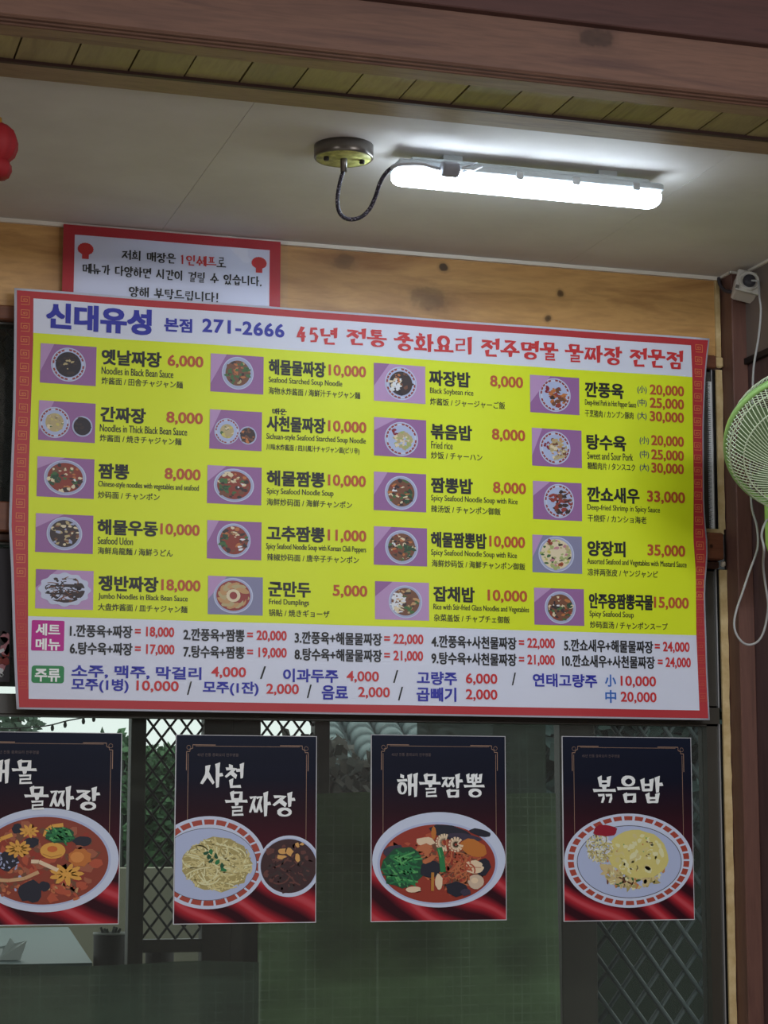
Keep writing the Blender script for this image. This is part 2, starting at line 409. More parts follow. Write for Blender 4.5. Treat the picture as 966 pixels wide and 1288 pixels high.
# red lantern at the left edge
lc = at(-9, 182, 1, -1.05)
lan = empty('paper_lantern', (lc.x, lc.y, lc.z-.08), 'red paper lantern hanging from the ceiling at the left edge', 'lantern')
M_red = mat('red_lantern_paper', C(138, 20, 27), .7)
B().lathe([(.012, .036), (.024, .033), (.036, .022), (.041, .006), (.041, -.006), (.036, -.020), (.026, -.030)], 48, T(lc), rib=lambda a: 1+.035*cos(12*a)).build('lantern_body', M_red, lan)
B().lathe([(.026, -.028), (.031, -.034), (.032, -.044), (.027, -.056), (.012, -.060), (0, -.060)], 32, T(lc), rib=lambda a: 1+.04*cos(10*a)).build('lower_collar', M_red, lan)
B().lathe([(0, .046), (.014, .046), (.015, .034)], 20, T(lc)).build('cap', mat('gold_cap', C(200, 150, 60), .4, metal=.5), lan)
B().tube([(lc.x, lc.y, lc.z+.044), (lc.x, lc.y, ZC-.0001)], .001, 6).build('hanging_string', mat('red_string', C(150, 20, 25), .7), lan)
B().tube([(lc.x, lc.y, lc.z-.060), (lc.x, lc.y, lc.z-.11)], [.003, .007], 8).build('tassel', M_red, lan)

# ------------------------------------------------------------------ lettering
_fc = bpy.data.curves.new('letter_source', 'FONT'); _fc.resolution_u = 3
_fo = bpy.data.objects.new('letter_source', _fc); COL.objects.link(_fo)
_cache = {}
def glyphs(s, off=0.0, sp=1.0):
    "letters of a line as flat polygons, scaled into the unit square"
    k = (s, off, sp)
    if k in _cache: return _cache[k]
    _fc.body = s; _fc.offset = off; _fc.space_character = sp
    bpy.context.view_layer.update()
    ev = _fo.evaluated_get(bpy.context.evaluated_depsgraph_get())
    me = ev.to_mesh(); vs = [(v.co.x, v.co.y) for v in me.vertices]; fs = [tuple(p.vertices) for p in me.polygons]
    ev.to_mesh_clear()
    xs = [v[0] for v in vs]; ys = [v[1] for v in vs]
    x0, x1, y0, y1 = min(xs), max(xs), min(ys), max(ys)
    _cache[k] = ([((x-x0)/(x1-x0), (y-y0)/(y1-y0)) for x, y in vs], fs)
    return _cache[k]

# brush lettering: every syllable is put together from strokes
def arc(cx, cy, rx, ry, n=14, a0=90, a1=450): return [(cx+rx*cos(radians(a0+(a1-a0)*i/n)), cy+ry*sin(radians(a0+(a1-a0)*i/n))) for i in range(n+1)]
CON = {
 'ㄱ': [[(.08, .85), (.86, .9), (.8, .5), (.6, .05)]], 'ㄴ': [[(.15, .95), (.17, .15), (.95, .2)]],
 'ㄷ': [[(.1, .88), (.88, .92)], [(.14, .86), (.15, .12), (.93, .16)]],
 'ㄹ': [[(.1, .9), (.85, .94), (.83, .55), (.16, .5), (.15, .08), (.93, .13)]],
 'ㅁ': [[(.14, .9), (.2, .08)], [(.14, .86), (.88, .9), (.82, .08)], [(.2, .12), (.82, .14)]],
 'ㅂ': [[(.14, .98), (.2, .06)], [(.86, .98), (.82, .06)], [(.18, .54), (.84, .56)], [(.2, .1), (.82, .12)]],
 'ㅅ': [[(.5, .98), (.42, .5), (.02, .04)], [(.46, .6), (.98, .06)]],
 'ㅇ': [arc(.5, .48, .42, .44)],
 'ㅈ': [[(.08, .84), (.9, .9), (.5, .48), (.02, .04)], [(.5, .5), (.98, .06)]],
 'ㅊ': [[(.36, 1.0), (.62, .92)], [(.08, .74), (.9, .78), (.5, .42), (.02, .02)], [(.5, .44), (.98, .04)]],
 'ㅋ': [[(.08, .88), (.86, .92), (.8, .5), (.6, .05)], [(.1, .5), (.8, .54)]],
 'ㅌ': [[(.1, .9), (.88, .94)], [(.15, .52), (.85, .55)], [(.14, .88), (.15, .1), (.93, .14)]],
 'ㅍ': [[(.05, .9), (.95, .94)], [(.32, .88), (.34, .14)], [(.68, .88), (.66, .14)], [(.0, .1), (1, .14)]],
 'ㅎ': [[(.36, 1.02), (.62, .96)], [(.05, .74), (.95, .78)], arc(.5, .3, .34, .3)],
}
DBL = {'ㄲ': 'ㄱ', 'ㄸ': 'ㄷ', 'ㅃ': 'ㅂ', 'ㅆ': 'ㅅ', 'ㅉ': 'ㅈ'}
V = lambda x, a=0, b=1: [(x, b), (x, a)]
VOW = {  # (layout, strokes in the box of the vowel)
 'ㅏ': ('r', [V(.45), [(.45, .52), (1, .55)]]), 'ㅑ': ('r', [V(.45), [(.45, .66), (1, .69)], [(.45, .36), (1, .39)]]),
 'ㅐ': ('r', [V(.22, .06, .96), V(.85), [(.22, .5), (.85, .53)]]), 'ㅒ': ('r', [V(.22), V(.85), [(.22, .65), (.85, .68)], [(.22, .38), (.85, .4)]]),
 'ㅓ': ('r', [V(.75), [(.05, .55), (.75, .57)]]), 'ㅕ': ('r', [V(.75), [(.05, .68), (.75, .7)], [(.05, .4), (.75, .42)]]),
 'ㅔ': ('r', [V(.5, .06, .96), V(.92), [(.0, .52), (.5, .54)]]), 'ㅖ': ('r', [V(.5), V(.92), [(0, .66), (.5, .68)], [(0, .4), (.5, .42)]]),
 'ㅣ': ('r', [V(.55)]),
 'ㅗ': ('b', [[(0, .2), (1, .26)], V(.5, .24, 1)]), 'ㅛ': ('b', [[(0, .2), (1, .26)], V(.33, .22, 1), V(.67, .24, 1)]),
 'ㅜ': ('b', [[(0, .78), (1, .84)], V(.52, 0, .8)]), 'ㅠ': ('b', [[(0, .78), (1, .84)], V(.35, 0, .8), V(.68, 0, .8)]),
 'ㅡ': ('b', [[(0, .45), (1, .55)]]),
}
CMP = {'ㅘ': 'ㅗㅏ', 'ㅙ': 'ㅗㅐ', 'ㅚ': 'ㅗㅣ', 'ㅝ': 'ㅜㅓ', 'ㅞ': 'ㅜㅔ', 'ㅟ': 'ㅜㅣ', 'ㅢ': 'ㅡㅣ'}
L1 = 'ㄱㄲㄴㄷㄸㄹㅁㅂㅃㅅㅆㅇㅈㅉㅊㅋㅌㅍㅎ'; L2 = 'ㅏㅐㅑㅒㅓㅔㅕㅖㅗㅘㅙㅚㅛㅜㅝㅞㅟㅠㅡㅢㅣ'
L3 = ' ㄱㄲㄳㄴㄵㄶㄷㄹㄺㄻㄼㄽㄾㄿㅀㅁㅂㅄㅅㅆㅇㅈㅊㅋㅌㅍㅎ'
DIG = {'1': [[(.3, .85), (.5, .98), (.5, .02)]], '4': [[(.62, .98), (.08, .32), (.95, .34)], [(.66, .62), (.66, .0)]],
       '5': [[(.85, .95), (.25, .93), (.2, .55), (.55, .62), (.85, .4), (.7, .08), (.15, .04)]], '.': [[(.2, .12), (.3, .0)]], '!': [[(.5, 1), (.5, .34)], [(.48, .1), (.52, .0)]]}
def syllable(ch):
    out = []; wf = [1.0]
    def put(strokes, bx):
        x0, y0, x1, y1 = bx
        for s in strokes: out.append(([(x0+(x1-x0)*x, y0+(y1-y0)*y) for x, y in s], wf[0]))
    def cons(c, bx):
        wf[0] = .74 if c in DBL else .70 if c == 'ㄹ' else .86 if c in 'ㅁㅂㅌㅎㅍ' else 1.0
        cons_(c, bx); wf[0] = 1.0
    def cons_(c, bx):
        if c in DBL:
            x0, y0, x1, y1 = bx; xm = (x0+x1)/2; g = (x1-x0)*.04
            put(CON[DBL[c]], (x0, y0, xm-g, y1)); put(CON[DBL[c]], (xm+g, y0, x1, y1))
        else: put(CON[c], bx)
    if ch in DIG: put(DIG[ch], (.12, .05, .88, .95)); return out
    o = ord(ch)-0xAC00; a, b, c = L1[o//588], L2[(o % 588)//28], L3[o % 28]
    yb = .42 if c != ' ' else .03
    if b in CMP:
        h, v = CMP[b]
        cons(a, (.08, yb+.28 if c == ' ' else yb+.24, .58, .97)); put(VOW[h][1], (.0, yb+.02, .64, yb+(.3 if c == ' ' else .22))); put(VOW[v][1], (.64, yb-.03, 1, 1))
    elif VOW[b][0] == 'r':
        wide = b in 'ㅐㅒㅔㅖ'
        cons(a, (.03, yb+(.12 if c == ' ' else .02), .52 if wide else .60, .92)); put(VOW[b][1], (.54 if wide else .60, yb-(0 if c == ' ' else .01), 1, 1.0))
    else:
        cons(a, (.2 if a not in DBL else .12, yb+(.34 if c == ' ' else .2), .8 if a not in DBL else .88, 1.0)); put(VOW[b][1], (.0, yb-.0, 1, yb+(.36 if c == ' ' else .2)))
    if c != ' ': cons(c, (.24 if c not in DBL else .2, -.04, .86, .36 if c == 'ㄹ' else .32))
    return out
def brush(s, wt=.12, spw=.45, fl=1.0):
    "brush-written line: vs, fs in the unit square"
    vs = []; fs = []; x = 0; lay = 0; wt0 = wt
    for ch in s:
        if ch == ' ': x += spw; continue
        adv = .5 if ch in '.!' else .72 if ch in DIG else 1.08
        wch = adv/1.08
        for st, wq in syllable(ch):
            wt = wt0*wq; P = [Vector((px*wch, py)) for px, py in st]
            closed = (P[0]-P[-1]).length < 1e-4
            L = [0]
            for i in range(1, len(P)): L.append(L[-1]+(P[i]-P[i-1]).length)
            tot = L[-1]; Q = []
            for i in range(len(P)-1):
                m = 1 if closed else max(1, int((L[i+1]-L[i])/.18))
                for k in range(m): Q.append((P[i].lerp(P[i+1], k/m), (L[i]+(L[i+1]-L[i])*k/m)/tot))
            Q.append((P[-1], 1))
            n0 = len(vs); lay += 1
            vert = abs(P[-1].y-P[0].y) > abs(P[-1].x-P[0].x)
            for i, (p, u) in enumerate(Q):
                if closed:
                    d = (Q[(i+1) % (len(Q)-1)][0]-Q[(i-1) % (len(Q)-1)][0]).normalized(); wd = wt*(.82+.22*sin(2*pi*u+1))
                else:
                    d = ((Q[min(i+1, len(Q)-1)][0])-(Q[max(i-1, 0)][0])).normalized()
                    wd = wt*(.84+fl*(.36-.95*min(u*4, .45)+.1 + (.35*max(0, u-.75)*4 if not vert else -.4*max(0, u-.6)*2.2)))
                wd *= .56+.46*abs(d.y)
                nn = Vector((-d.y, d.x))
                a = p+nn*wd/2; b_ = p-nn*wd/2
                if not closed and i == 0: a = a-d*wd*.45*fl 
                if not closed and i == len(Q)-1: b_ = b_+d*wd*.35*fl
                vs += [(a.x+x, a.y, lay), (b_.x+x, b_.y, lay)]
            for i in range(len(Q)-1): fs.append((n0+2*i, n0+2*i+1, n0+2*i+3, n0+2*i+2))
        x += adv
    xs = [v[0] for v in vs]; ys = [v[1] for v in vs]
    x0, x1, y0, y1 = min(xs), max(xs), min(ys), max(ys)
    return [((a-x0)/(x1-x0), (b-y0)/(y1-y0), l_*.000012) for a, b, l_ in vs], fs

def letter(shape, x0, x1, z0, z1, mp, m, parent, name, embolden=(0, 0), layer=.0020, thick=None):
    vs, fs = shape; b = B(); ex, ez = embolden
    sh = [(0, 0)]
    if ex: sh = [(-ex, 0), (ex, 0)]
    if ez: sh = [(a, c) for a, _ in sh for c in (-ez, ez)]
    for i, (dx, dz) in enumerate(sh):
        b.add([mp(x0+(x1-x0)*u+dx, z0+(z1-z0)*v+dz, layer+i*.00004+(l_[0] if l_ else 0)) for u, v, *l_ in vs], fs)
    return b.build(name, m, parent)

# ------------------------------------------------------------------ the banner
YB = -.042
def wave(x, z): return .0022*sin(7.0*x+1.2*z*3)+.0016*sin(17*x-5*z+1)+.0012*sin(11*z+3*x)
def lerpt(tab, z):
    if z >= tab[0][0]: return tab[0][1]
    for (z0, a), (z1, b) in zip(tab, tab[1:]):
        if z >= z1: return a+(b-a)*(z-z0)/(z1-z0)
    return tab[-1][1]
def tab(pts): 
    q = [at(px, py, 1, YB) for px, py in pts]; return [(v.z, v.x) for v in q]
EL = tab([(18, 362), (18, 380), (17.7, 427), (16.3, 520), (14, 578), (11.7, 636), (11, 660), (11.7, 675), (14, 721), (16, 791), (18.6, 850), (21, 892)])
ER = tab([(892, 428), (889, 450), (887, 475), (885, 537), (885.6, 635), (887.6, 663), (890, 687), (889.5, 705), (886.7, 739), (887.6, 773), (889, 803), (890, 839), (893, 906)])
IL = tab([(42, 375), (41.5, 427), (36, 590), (35, 680), (35, 775), (36, 880)])
IR = tab([(868, 437), (870, 475), (872, 610), (871.6, 677), (874.7, 717), (876, 795), (878, 839), (880, 893)])
ZT = at(18, 362, 1, YB).z; ZBm = at(22, 892, 1, YB).z
def bm(x, z, layer=0): return Vector((x, YB-layer+wave(x, z), z))
def sheet(z0, z1, fl, fr, layer, m, parent, name, nx=48, nz=28, thick=0):
    b = B(); vs = []; fs = []
    for j in range(nz+1):
        z = z0+(z1-z0)*j/nz; a, c = fl(z), fr(z)
        for i in range(nx+1): vs.append(bm(a+(c-a)*i/nx, z, layer))
    W = nx+1
    for j in range(nz):
        for i in range(nx): fs.append((j*W+i, j*W+i+1, j*W+W+i+1, j*W+W+i))
    if thick:
        n = len(vs); vs += [v+Vector((0, thick, 0)) for v in vs]; fs += [tuple(n+i for i in f[::-1]) for f in fs]
        rim = [i for i in range(W)]+[j*W+nx for j in range(1, nz+1)]+[nz*W+i for i in range(nx-1, -1, -1)]+[j*W for j in range(nz-1, 0, -1)]
        for a, c in zip(rim, rim[1:]+rim[:1]): fs.append((c, a, a+n, c+n))
    b.add(vs, fs, 0, True); return b.build(name, m, parent)
KB = 1.28
def ink(name, r, g, b_, rough=.45, k=KB): return mat(name, C(r, g, b_, k), rough, spec=.35)
M_bw = ink('banner_white', 198, 202, 218); M_by = ink('banner_yellow', 200, 214, 24); M_br = ink('banner_red', 164, 44, 50)
M_k = ink('ink_black', 24, 24, 26); M_p = ink('ink_orange_red', 170, 76, 42); M_r2 = ink('ink_red', 184, 44, 48); M_bl = ink('ink_blue', 38, 42, 150)
M_cy = ink('ink_sky_blue', 44, 96, 176); M_mag = ink('ink_magenta', 170, 24, 128); M_grn = ink('ink_green', 44, 124, 74); M_iw = ink('ink_white', 222, 224, 232)
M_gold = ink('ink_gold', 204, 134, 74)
ban = empty('menu_banner', ((EL[0][1]+ER[0][1])/2, YB, ZBm), 'large yellow menu banner with red border hung across the windows', 'banner')
sheet(ZBm, ZT, lambda z: lerpt(EL, z), lambda z: lerpt(ER, z), 0, M_bw, ban, 'banner_sheet', thick=.0012)
mg = .0055
o = sheet(ZBm+.004, ZT-.005, lambda z: lerpt(EL, z)+mg, lambda z: lerpt(ER, z)-mg*.7, .0006, M_br, ban, 'red_border')
ZI0 = at(35, 879, 1, YB).z; ZI1 = at(42, 375.5, 1, YB).z
sheet(ZI0, ZI1, lambda z: lerpt(IL, z), lambda z: lerpt(IR, z), .0012, M_bw, ban, 'white_field')
sheet(at(35, 775, 1, YB).z, at(42, 419, 1, YB).z, lambda z: lerpt(IL, z)+.0002, lambda z: lerpt(IR, z)-.0002, .0016, M_by, ban, 'yellow_field')
# meander squares down both sides
def meander(xc, zc, s, b):
    def seg(p, q, wd=.0010):
        (x0, z0), (x1, z1) = p, q
        X0, X1 = min(x0, x1)-wd/2, max(x0, x1)+wd/2; Z0, Z1 = min(z0, z1)-wd/2, max(z0, z1)+wd/2
        b.add([bm(X0, Z0, .001), bm(X1, Z0, .001), bm(X1, Z1, .001), bm(X0, Z1, .001)], [(0, 1, 2, 3)])
    h = s/2
    P = [(-h, -h), (h, -h), (h, h), (-h, h), (-h, -h*.3), (h*.45, -h*.3), (h*.45, h*.4), (-h*.4, h*.4), (-h*.4, h*.05), (0, h*.05)]
    P = [(xc+x, zc+z) for x, z in P]
    for p, q in zip(P, P[1:]): seg(p, q)
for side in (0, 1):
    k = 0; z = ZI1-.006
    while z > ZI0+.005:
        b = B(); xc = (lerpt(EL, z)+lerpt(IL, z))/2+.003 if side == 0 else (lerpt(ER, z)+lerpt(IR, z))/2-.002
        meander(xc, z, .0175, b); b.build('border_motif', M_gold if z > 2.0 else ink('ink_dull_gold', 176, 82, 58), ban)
        z -= .0295
# lettering on the banner
def px(s, xl, xr, yt, yb, m, name, bold=.012, emb=(.0004, .0003), layer=.0024, slope=None, sp=1.0, shape=None):
    a = at(xl, yt, 1, YB); b = at(xl, yb, 1, YB); zc = (a.z+b.z)/2
    c = at(xr, (yt+yb)/2 + .055*(xr-xl), 1, YB)
    return letter(shape or glyphs(s, bold, sp), a.x, c.x, b.z, a.z, bm, m, ban, name, emb, layer)
px('신대유성', 59, 190, 381, 412.6, M_bl, 'heading_lettering', .02, (.0016, .0012))
px('본점', 207, 241, 399.6, 416.6, M_bl, 'heading_lettering', .015, (.0007, .0005))
px('271-2666', 254.5, 357, 401, 418, M_bl, 'heading_lettering', .015, (.0007, .0005), sp=1.1)
for s, a, c, y0, y1 in (('45년', 373, 424, 409, 431), ('전통', 435, 486, 412, 434), ('중화요리', 495, 594, 416.5, 440.5), ('전주명물', 605, 702, 424, 448), ('물짜장', 710, 782, 431.5, 455), ('전문점', 791, 858, 437, 461)):
    px(s, a, c, y0, y1, M_r2, 'heading_lettering', emb=(.0004, .0003), shape=brush(s, .215, .45, .5))
for k, (s, a, c) in enumerate((('소주, 맥주, 막걸리', 90, 253), ('이과두주', 356, 425), ('고량주', 523.6, 573.4), ('연태고량주', 670, 750.5))):
    y = (836, 841, 844.5, 847)[k]; px(s, a, c, y, y+16.5, M_bl, 'drink_lettering', .012, (.0005, .0004))
for s, a, c, y in (('4,000', 266, 309, 838.5), ('4,000', 436, 476, 844), ('6,000', 585, 624.7, 847), ('10,000', 780.7, 825.5, 850)): px(s, a, c, y, y+14.5, M_r2, 'price', .008, (.0004, .0003))
for a, c, y in ((327, 334, 838), (494, 500, 843), (643.3, 648.4, 846)): px('/', a, c, y, y+16, M_k, 'slash', 0, (.0004, 0))
px('小', 760.7, 774.7, 848.5, 863.5, M_cy, 'size_lettering', .01, (.0004, .0003)); px('中', 761, 774.7, 868, 884, M_cy, 'size_lettering', .01, (.0004, .0003))
for s, a, c, y in (('모주(1병)', 90, 161, 853), ('모주(1잔)', 255.7, 324.7, 856.5), ('음료', 404.8, 437.3, 862), ('곱빼기', 523, 572.5, 864.5)): px(s, a, c, y, y+17.5, M_bl, 'drink_lettering', .012, (.0005, .0004))
for s, a, c, y in (('10,000', 171.6, 224.5, 856), ('2,000', 335, 375.4, 860), ('2,000', 450.6, 489.6, 864), ('2,000', 585, 624.7, 867), ('20,000', 780.7, 826, 870)): px(s, a, c, y, y+14.5, M_r2, 'price', .008, (.0004, .0003))
for a, c, y in ((235.6, 241, 857), (386, 391.5, 861), (500, 506, 864)): px('/', a, c, y, y+17, M_k, 'slash', 0, (.0004, 0))
sets = [('1.깐풍육+짜장', 87.9, 165.8, '= 18,000', 169.5, 218.7, 785.5), ('2.깐풍육+짬뽕', 231, 307.3, '= 20,000', 311, 360, 790), ('3.깐풍육+해물물짜장', 370.5, 479.8, '= 22,000', 483, 531.5, 794),
        ('4.깐풍육+사천물짜장', 541.8, 649.4, '= 22,000', 652.6, 697.8, 799), ('5.깐쇼새우+해물물짜장', 709.5, 821.7, '= 24,000', 824, 867.4, 803.5),
        ('6.탕수육+짜장', 87.9, 165.8, '= 17,000', 169.5, 219, 807.5), ('7.탕수육+짬뽕', 231, 307.3, '= 19,000', 311, 360, 811.5), ('8.탕수육+해물물짜장', 370.5, 479.8, '= 21,000', 483, 531, 815),
        ('9.탕수육+사천물짜장', 541.8, 649.4, '= 21,000', 652.6, 697.5, 820), ('10.깐쇼새우+사천물짜장', 707, 824, '= 24,000', 828, 869, 823)]
for s, a, c, p, pa, pc, y in sets:
    px(s, a, c, y, y+15.5, M_k, 'set_menu_lettering', .012, (.0005, .0003)); px(p, pa, pc, y+1+.04*(pa-a)*.5, y+15+.04*(pa-a)*.5, M_r2, 'price', .012, (.0004, .0003))
def rquad(x0, x1, z0, z1, r, layer, m, parent, name, mp, n=6):
    pts = []
    for cx, cz, a0 in ((x1-r, z1-r, 0), (x0+r, z1-r, 90), (x0+r, z0+r, 180), (x1-r, z0+r, 270)):
        for i in range(n+1): a = radians(a0+90*i/n); pts.append((cx+r*cos(a), cz+r*sin(a)))
    b = B(); b.add([mp(x, z, layer) for x, z in pts]+[mp((x0+x1)/2, (z0+z1)/2, layer)], [(i, (i+1) % len(pts), len(pts)) for i in range(len(pts))])
    return b.build(name, m, parent)
p0 = at(39.8, 780, 1, YB); p1 = at(80, 821, 1, YB); q = rquad(p0.x, p1.x, p1.z+.003, p0.z, .003, .0018, M_mag, ban, 'set_menu_block', bm)
px('세트', 45, 75, 784.5, 799, M_iw, 'block_lettering', .012, (.0005, .0004)); px('메뉴', 45, 75, 803, 817.5, M_iw, 'block_lettering', .012, (.0005, .0004))
p0 = at(39.8, 837, 1, YB); p1 = at(80, 861.5, 1, YB); rquad(p0.x, p1.x, p1.z+.003, p0.z, .006, .0018, M_grn, ban, 'drinks_block', bm)
px('주류', 44, 75, 841, 857, M_iw, 'block_lettering', .012, (.0005, .0004))

# the twenty dishes: (name, x0, x1), price, english, chinese and japanese, picture corners
E_ = None
dishes = [
 [('옛날짜장', 128.4, 202.6), ('6,000', 211, 255), ('Noodles in Black Bean Sauce', 128, 217.7), ('炸酱面 / 田舎チャジャン麺', 128, 229.5), (51, 432, 121, 485), 439],
 [('간짜장', 127, 183), ('8,000', 209.5, 254.5), ('Noodles in Thick Black Bean Sauce', 126, 235), ('炸酱面 / 焼きチャジャン麺', 126, 228), (49, 503.6, 120, 557), 511],
 [('짬뽕', 124.5, 162), ('8,000', 207.5, 252), ('Chinese-style noodles with vegetables and seafood', 124, 250), ('炒码面 / チャンポン', 123.5, 200.5), (47, 574, 118.6, 628), 582.5],
 [('해물우동', 123, 198), ('10,000', 202, 251), ('Seafood Udon', 123, 167), ('海鲜烏龍麵 / 海鮮うどん', 123, 217), (45, 645.6, 117, 698), 653],
 [('쟁반짜장', 124, 198.5), ('18,000', 203, 252), ('Jumbo Noodles in Black Bean Sauce', 123.5, 236), ('大盘炸酱面 / 皿チャジャン麺', 123, 235.5), (45, 716, 117, 769), 724],
 [('해물물짜장', 338, 408.6), ('10,000', 413, 459.3), ('Seafood Starched Soup Noodle', 337.5, 429.5), ('海物水炸酱面 / 海鮮汁チャジャン麺', 337.5, 452), (264.6, 445, 331, 496), 452],
 [('사천물짜장', 335.6, 408), ('10,000', 412, 459.5), ('Sichuan-style Seafood Starched Soup Noodle', 335, 459), ('川味水炸酱面 / 四川風汁チャジャン面(ピリ辛)', 335, 451), (263.7, 515, 329, 567.5), 523],
 [('해물짬뽕', 336, 407.5), ('10,000', 412, 459), ('Spicy Seafood Noodle Soup', 335.6, 418.6), ('海鲜炒码面 / 海鮮チャンポン', 335.6, 442), (261, 585, 329, 636), 591.5],
 [('고추짬뽕', 336, 407.5), ('11,000', 412, 460), ('Spicy Seafood Noodle Soup with Korean Chili Peppers', 335, 460), ('辣椒炒码面 / 唐辛子チャンポン', 336, 451), (261, 654, 329, 705.6), 661],
 [('군만두', 337.8, 390), ('5,000', 418.6, 461.5), ('Fried Dumplings', 338.5, 388), ('锅贴 / 焼きギョーザ', 338, 414), (262, 724, 330.5, 775.8), 731],
 [('짜장밥', 540, 591.4), ('8,000', 616.8, 657.5), ('Black Soybean rice', 541, 595.4), ('炸酱饭 / ジャージャーご飯', 541, 635), (469.5, 456.7, 535, 507.7), 465.3],
 [('볶음밥', 541.8, 593), ('8,000', 618.6, 660), ('Fried rice', 542, 569), ('炒饭 / チャーハン', 541.8, 606), (469.5, 525, 535.8, 576.7), 533],
 [('짬뽕밥', 541.8, 593.6), ('8,000', 619.7, 661), ('Spicy Seafood Noodle Soup with Rice', 541.8, 650.6), ('辣汤饭 / チャンポン御飯', 541.8, 629), (469.5, 593.5, 535.6, 645), 600.5],
 [('해물짬뽕밥', 541.8, 611), ('10,000', 615, 660), ('Spicy Seafood Noodle Soup with Rice', 541.8, 650), ('海鲜炒码饭 / 海鮮チャンポン御飯', 542.5, 660.6), (470, 662, 536.7, 713.6), 669],
 [('잡채밥', 544.7, 596), ('10,000', 613, 663), ('Rice with Stir-fried Glass Noodles and Vegetables', 544.5, 665.5), ('杂菜盖饭 / チャプチェ御飯', 545, 641), (471.5, 731, 539, 782.4), 737.5],
 [('깐풍육', 735.9, 783.7), None, ('Deep-fried Pork in Hot Pepper Sauce', 736, 799.4), ('干烹猪肉 / カンプン豚肉', 736, 796), (666.4, 471.4, 728.8, 521.5), 480],
 [('탕수육', 738, 786.6), None, ('Sweet and Sour Pork', 738.8, 795.3), ('糖醋肉片 / タンスユク', 739, 798), (668.7, 538, 731.8, 588.7), 546],
 [('깐쇼새우', 738.6, 803), ('33,000', 813, 860.5), ('Deep-fried Shrimp in Spicy Sauce', 738.6, 829), ('干烧虾 / カンショ海老', 739, 812), (670, 604.8, 731.8, 655.8), 612],
 [('양장피', 739, 785.7), ('35,000', 813.8, 861), ('Assorted Seafood and Vegetables with Mustard Sauce', 738.6, 863), ('凉拌两张皮 / ヤンジャンピ', 739, 827), (669.6, 672.4, 732, 722.6), 680],
 [('안주용짬뽕국물', 741, 821), ('15,000', 822.6, 866), ('Spicy Seafood Soup', 741.5, 797), ('炒码面汤 / チャンポンスープ', 742, 840), (672, 739, 734.7, 788.6), 746],
]
for nm, pr, en, cj, pc, yt in dishes:
    px(nm[0], nm[1], nm[2], yt, yt+19, M_k, 'dish_name', .015, (.0008, .0006))
    if pr:
        dy = (pr[1]-nm[1])*(1031-yt)/9100
        px(pr[0], pr[1], pr[2], yt+2+dy, yt+18+dy, M_p, 'price', .012, (.0006, .0003))
    px(en[0], en[1], en[2], yt+22, yt+31.3, M_k, 'english_lettering', .0, (.00025, 0))
    px(cj[0], cj[1], cj[2], yt+35, yt+44, M_k, 'foreign_lettering', .0, (.0002, .0001))
for y, ym, s, p in ((484, 486, '小', '20,000'), (500.5, 502.5, '中', '25,000'), (517.4, 519, '大', '30,000'), (547.7, 550, '小', '20,000'), (565.5, 567.5, '中', '25,000'), (582.3, 584, '大', '30,000')):
    x0 = 801 if y < 540 else 803.7
    px('('+s+')', x0, x0+11.5, ym-1, ym+9.5, ink('ink_navy', 40, 50, 96), 'size_lettering', .005, (.0002, 0)); px(p, 816.5 if y < 540 else 818.3, 859, y, y+14.5, M_p, 'price', .012, (.0006, .0003))
px('매운', 342, 360, 513.5, 521.5, M_k, 'small_lettering', shape=brush('매운', .15))

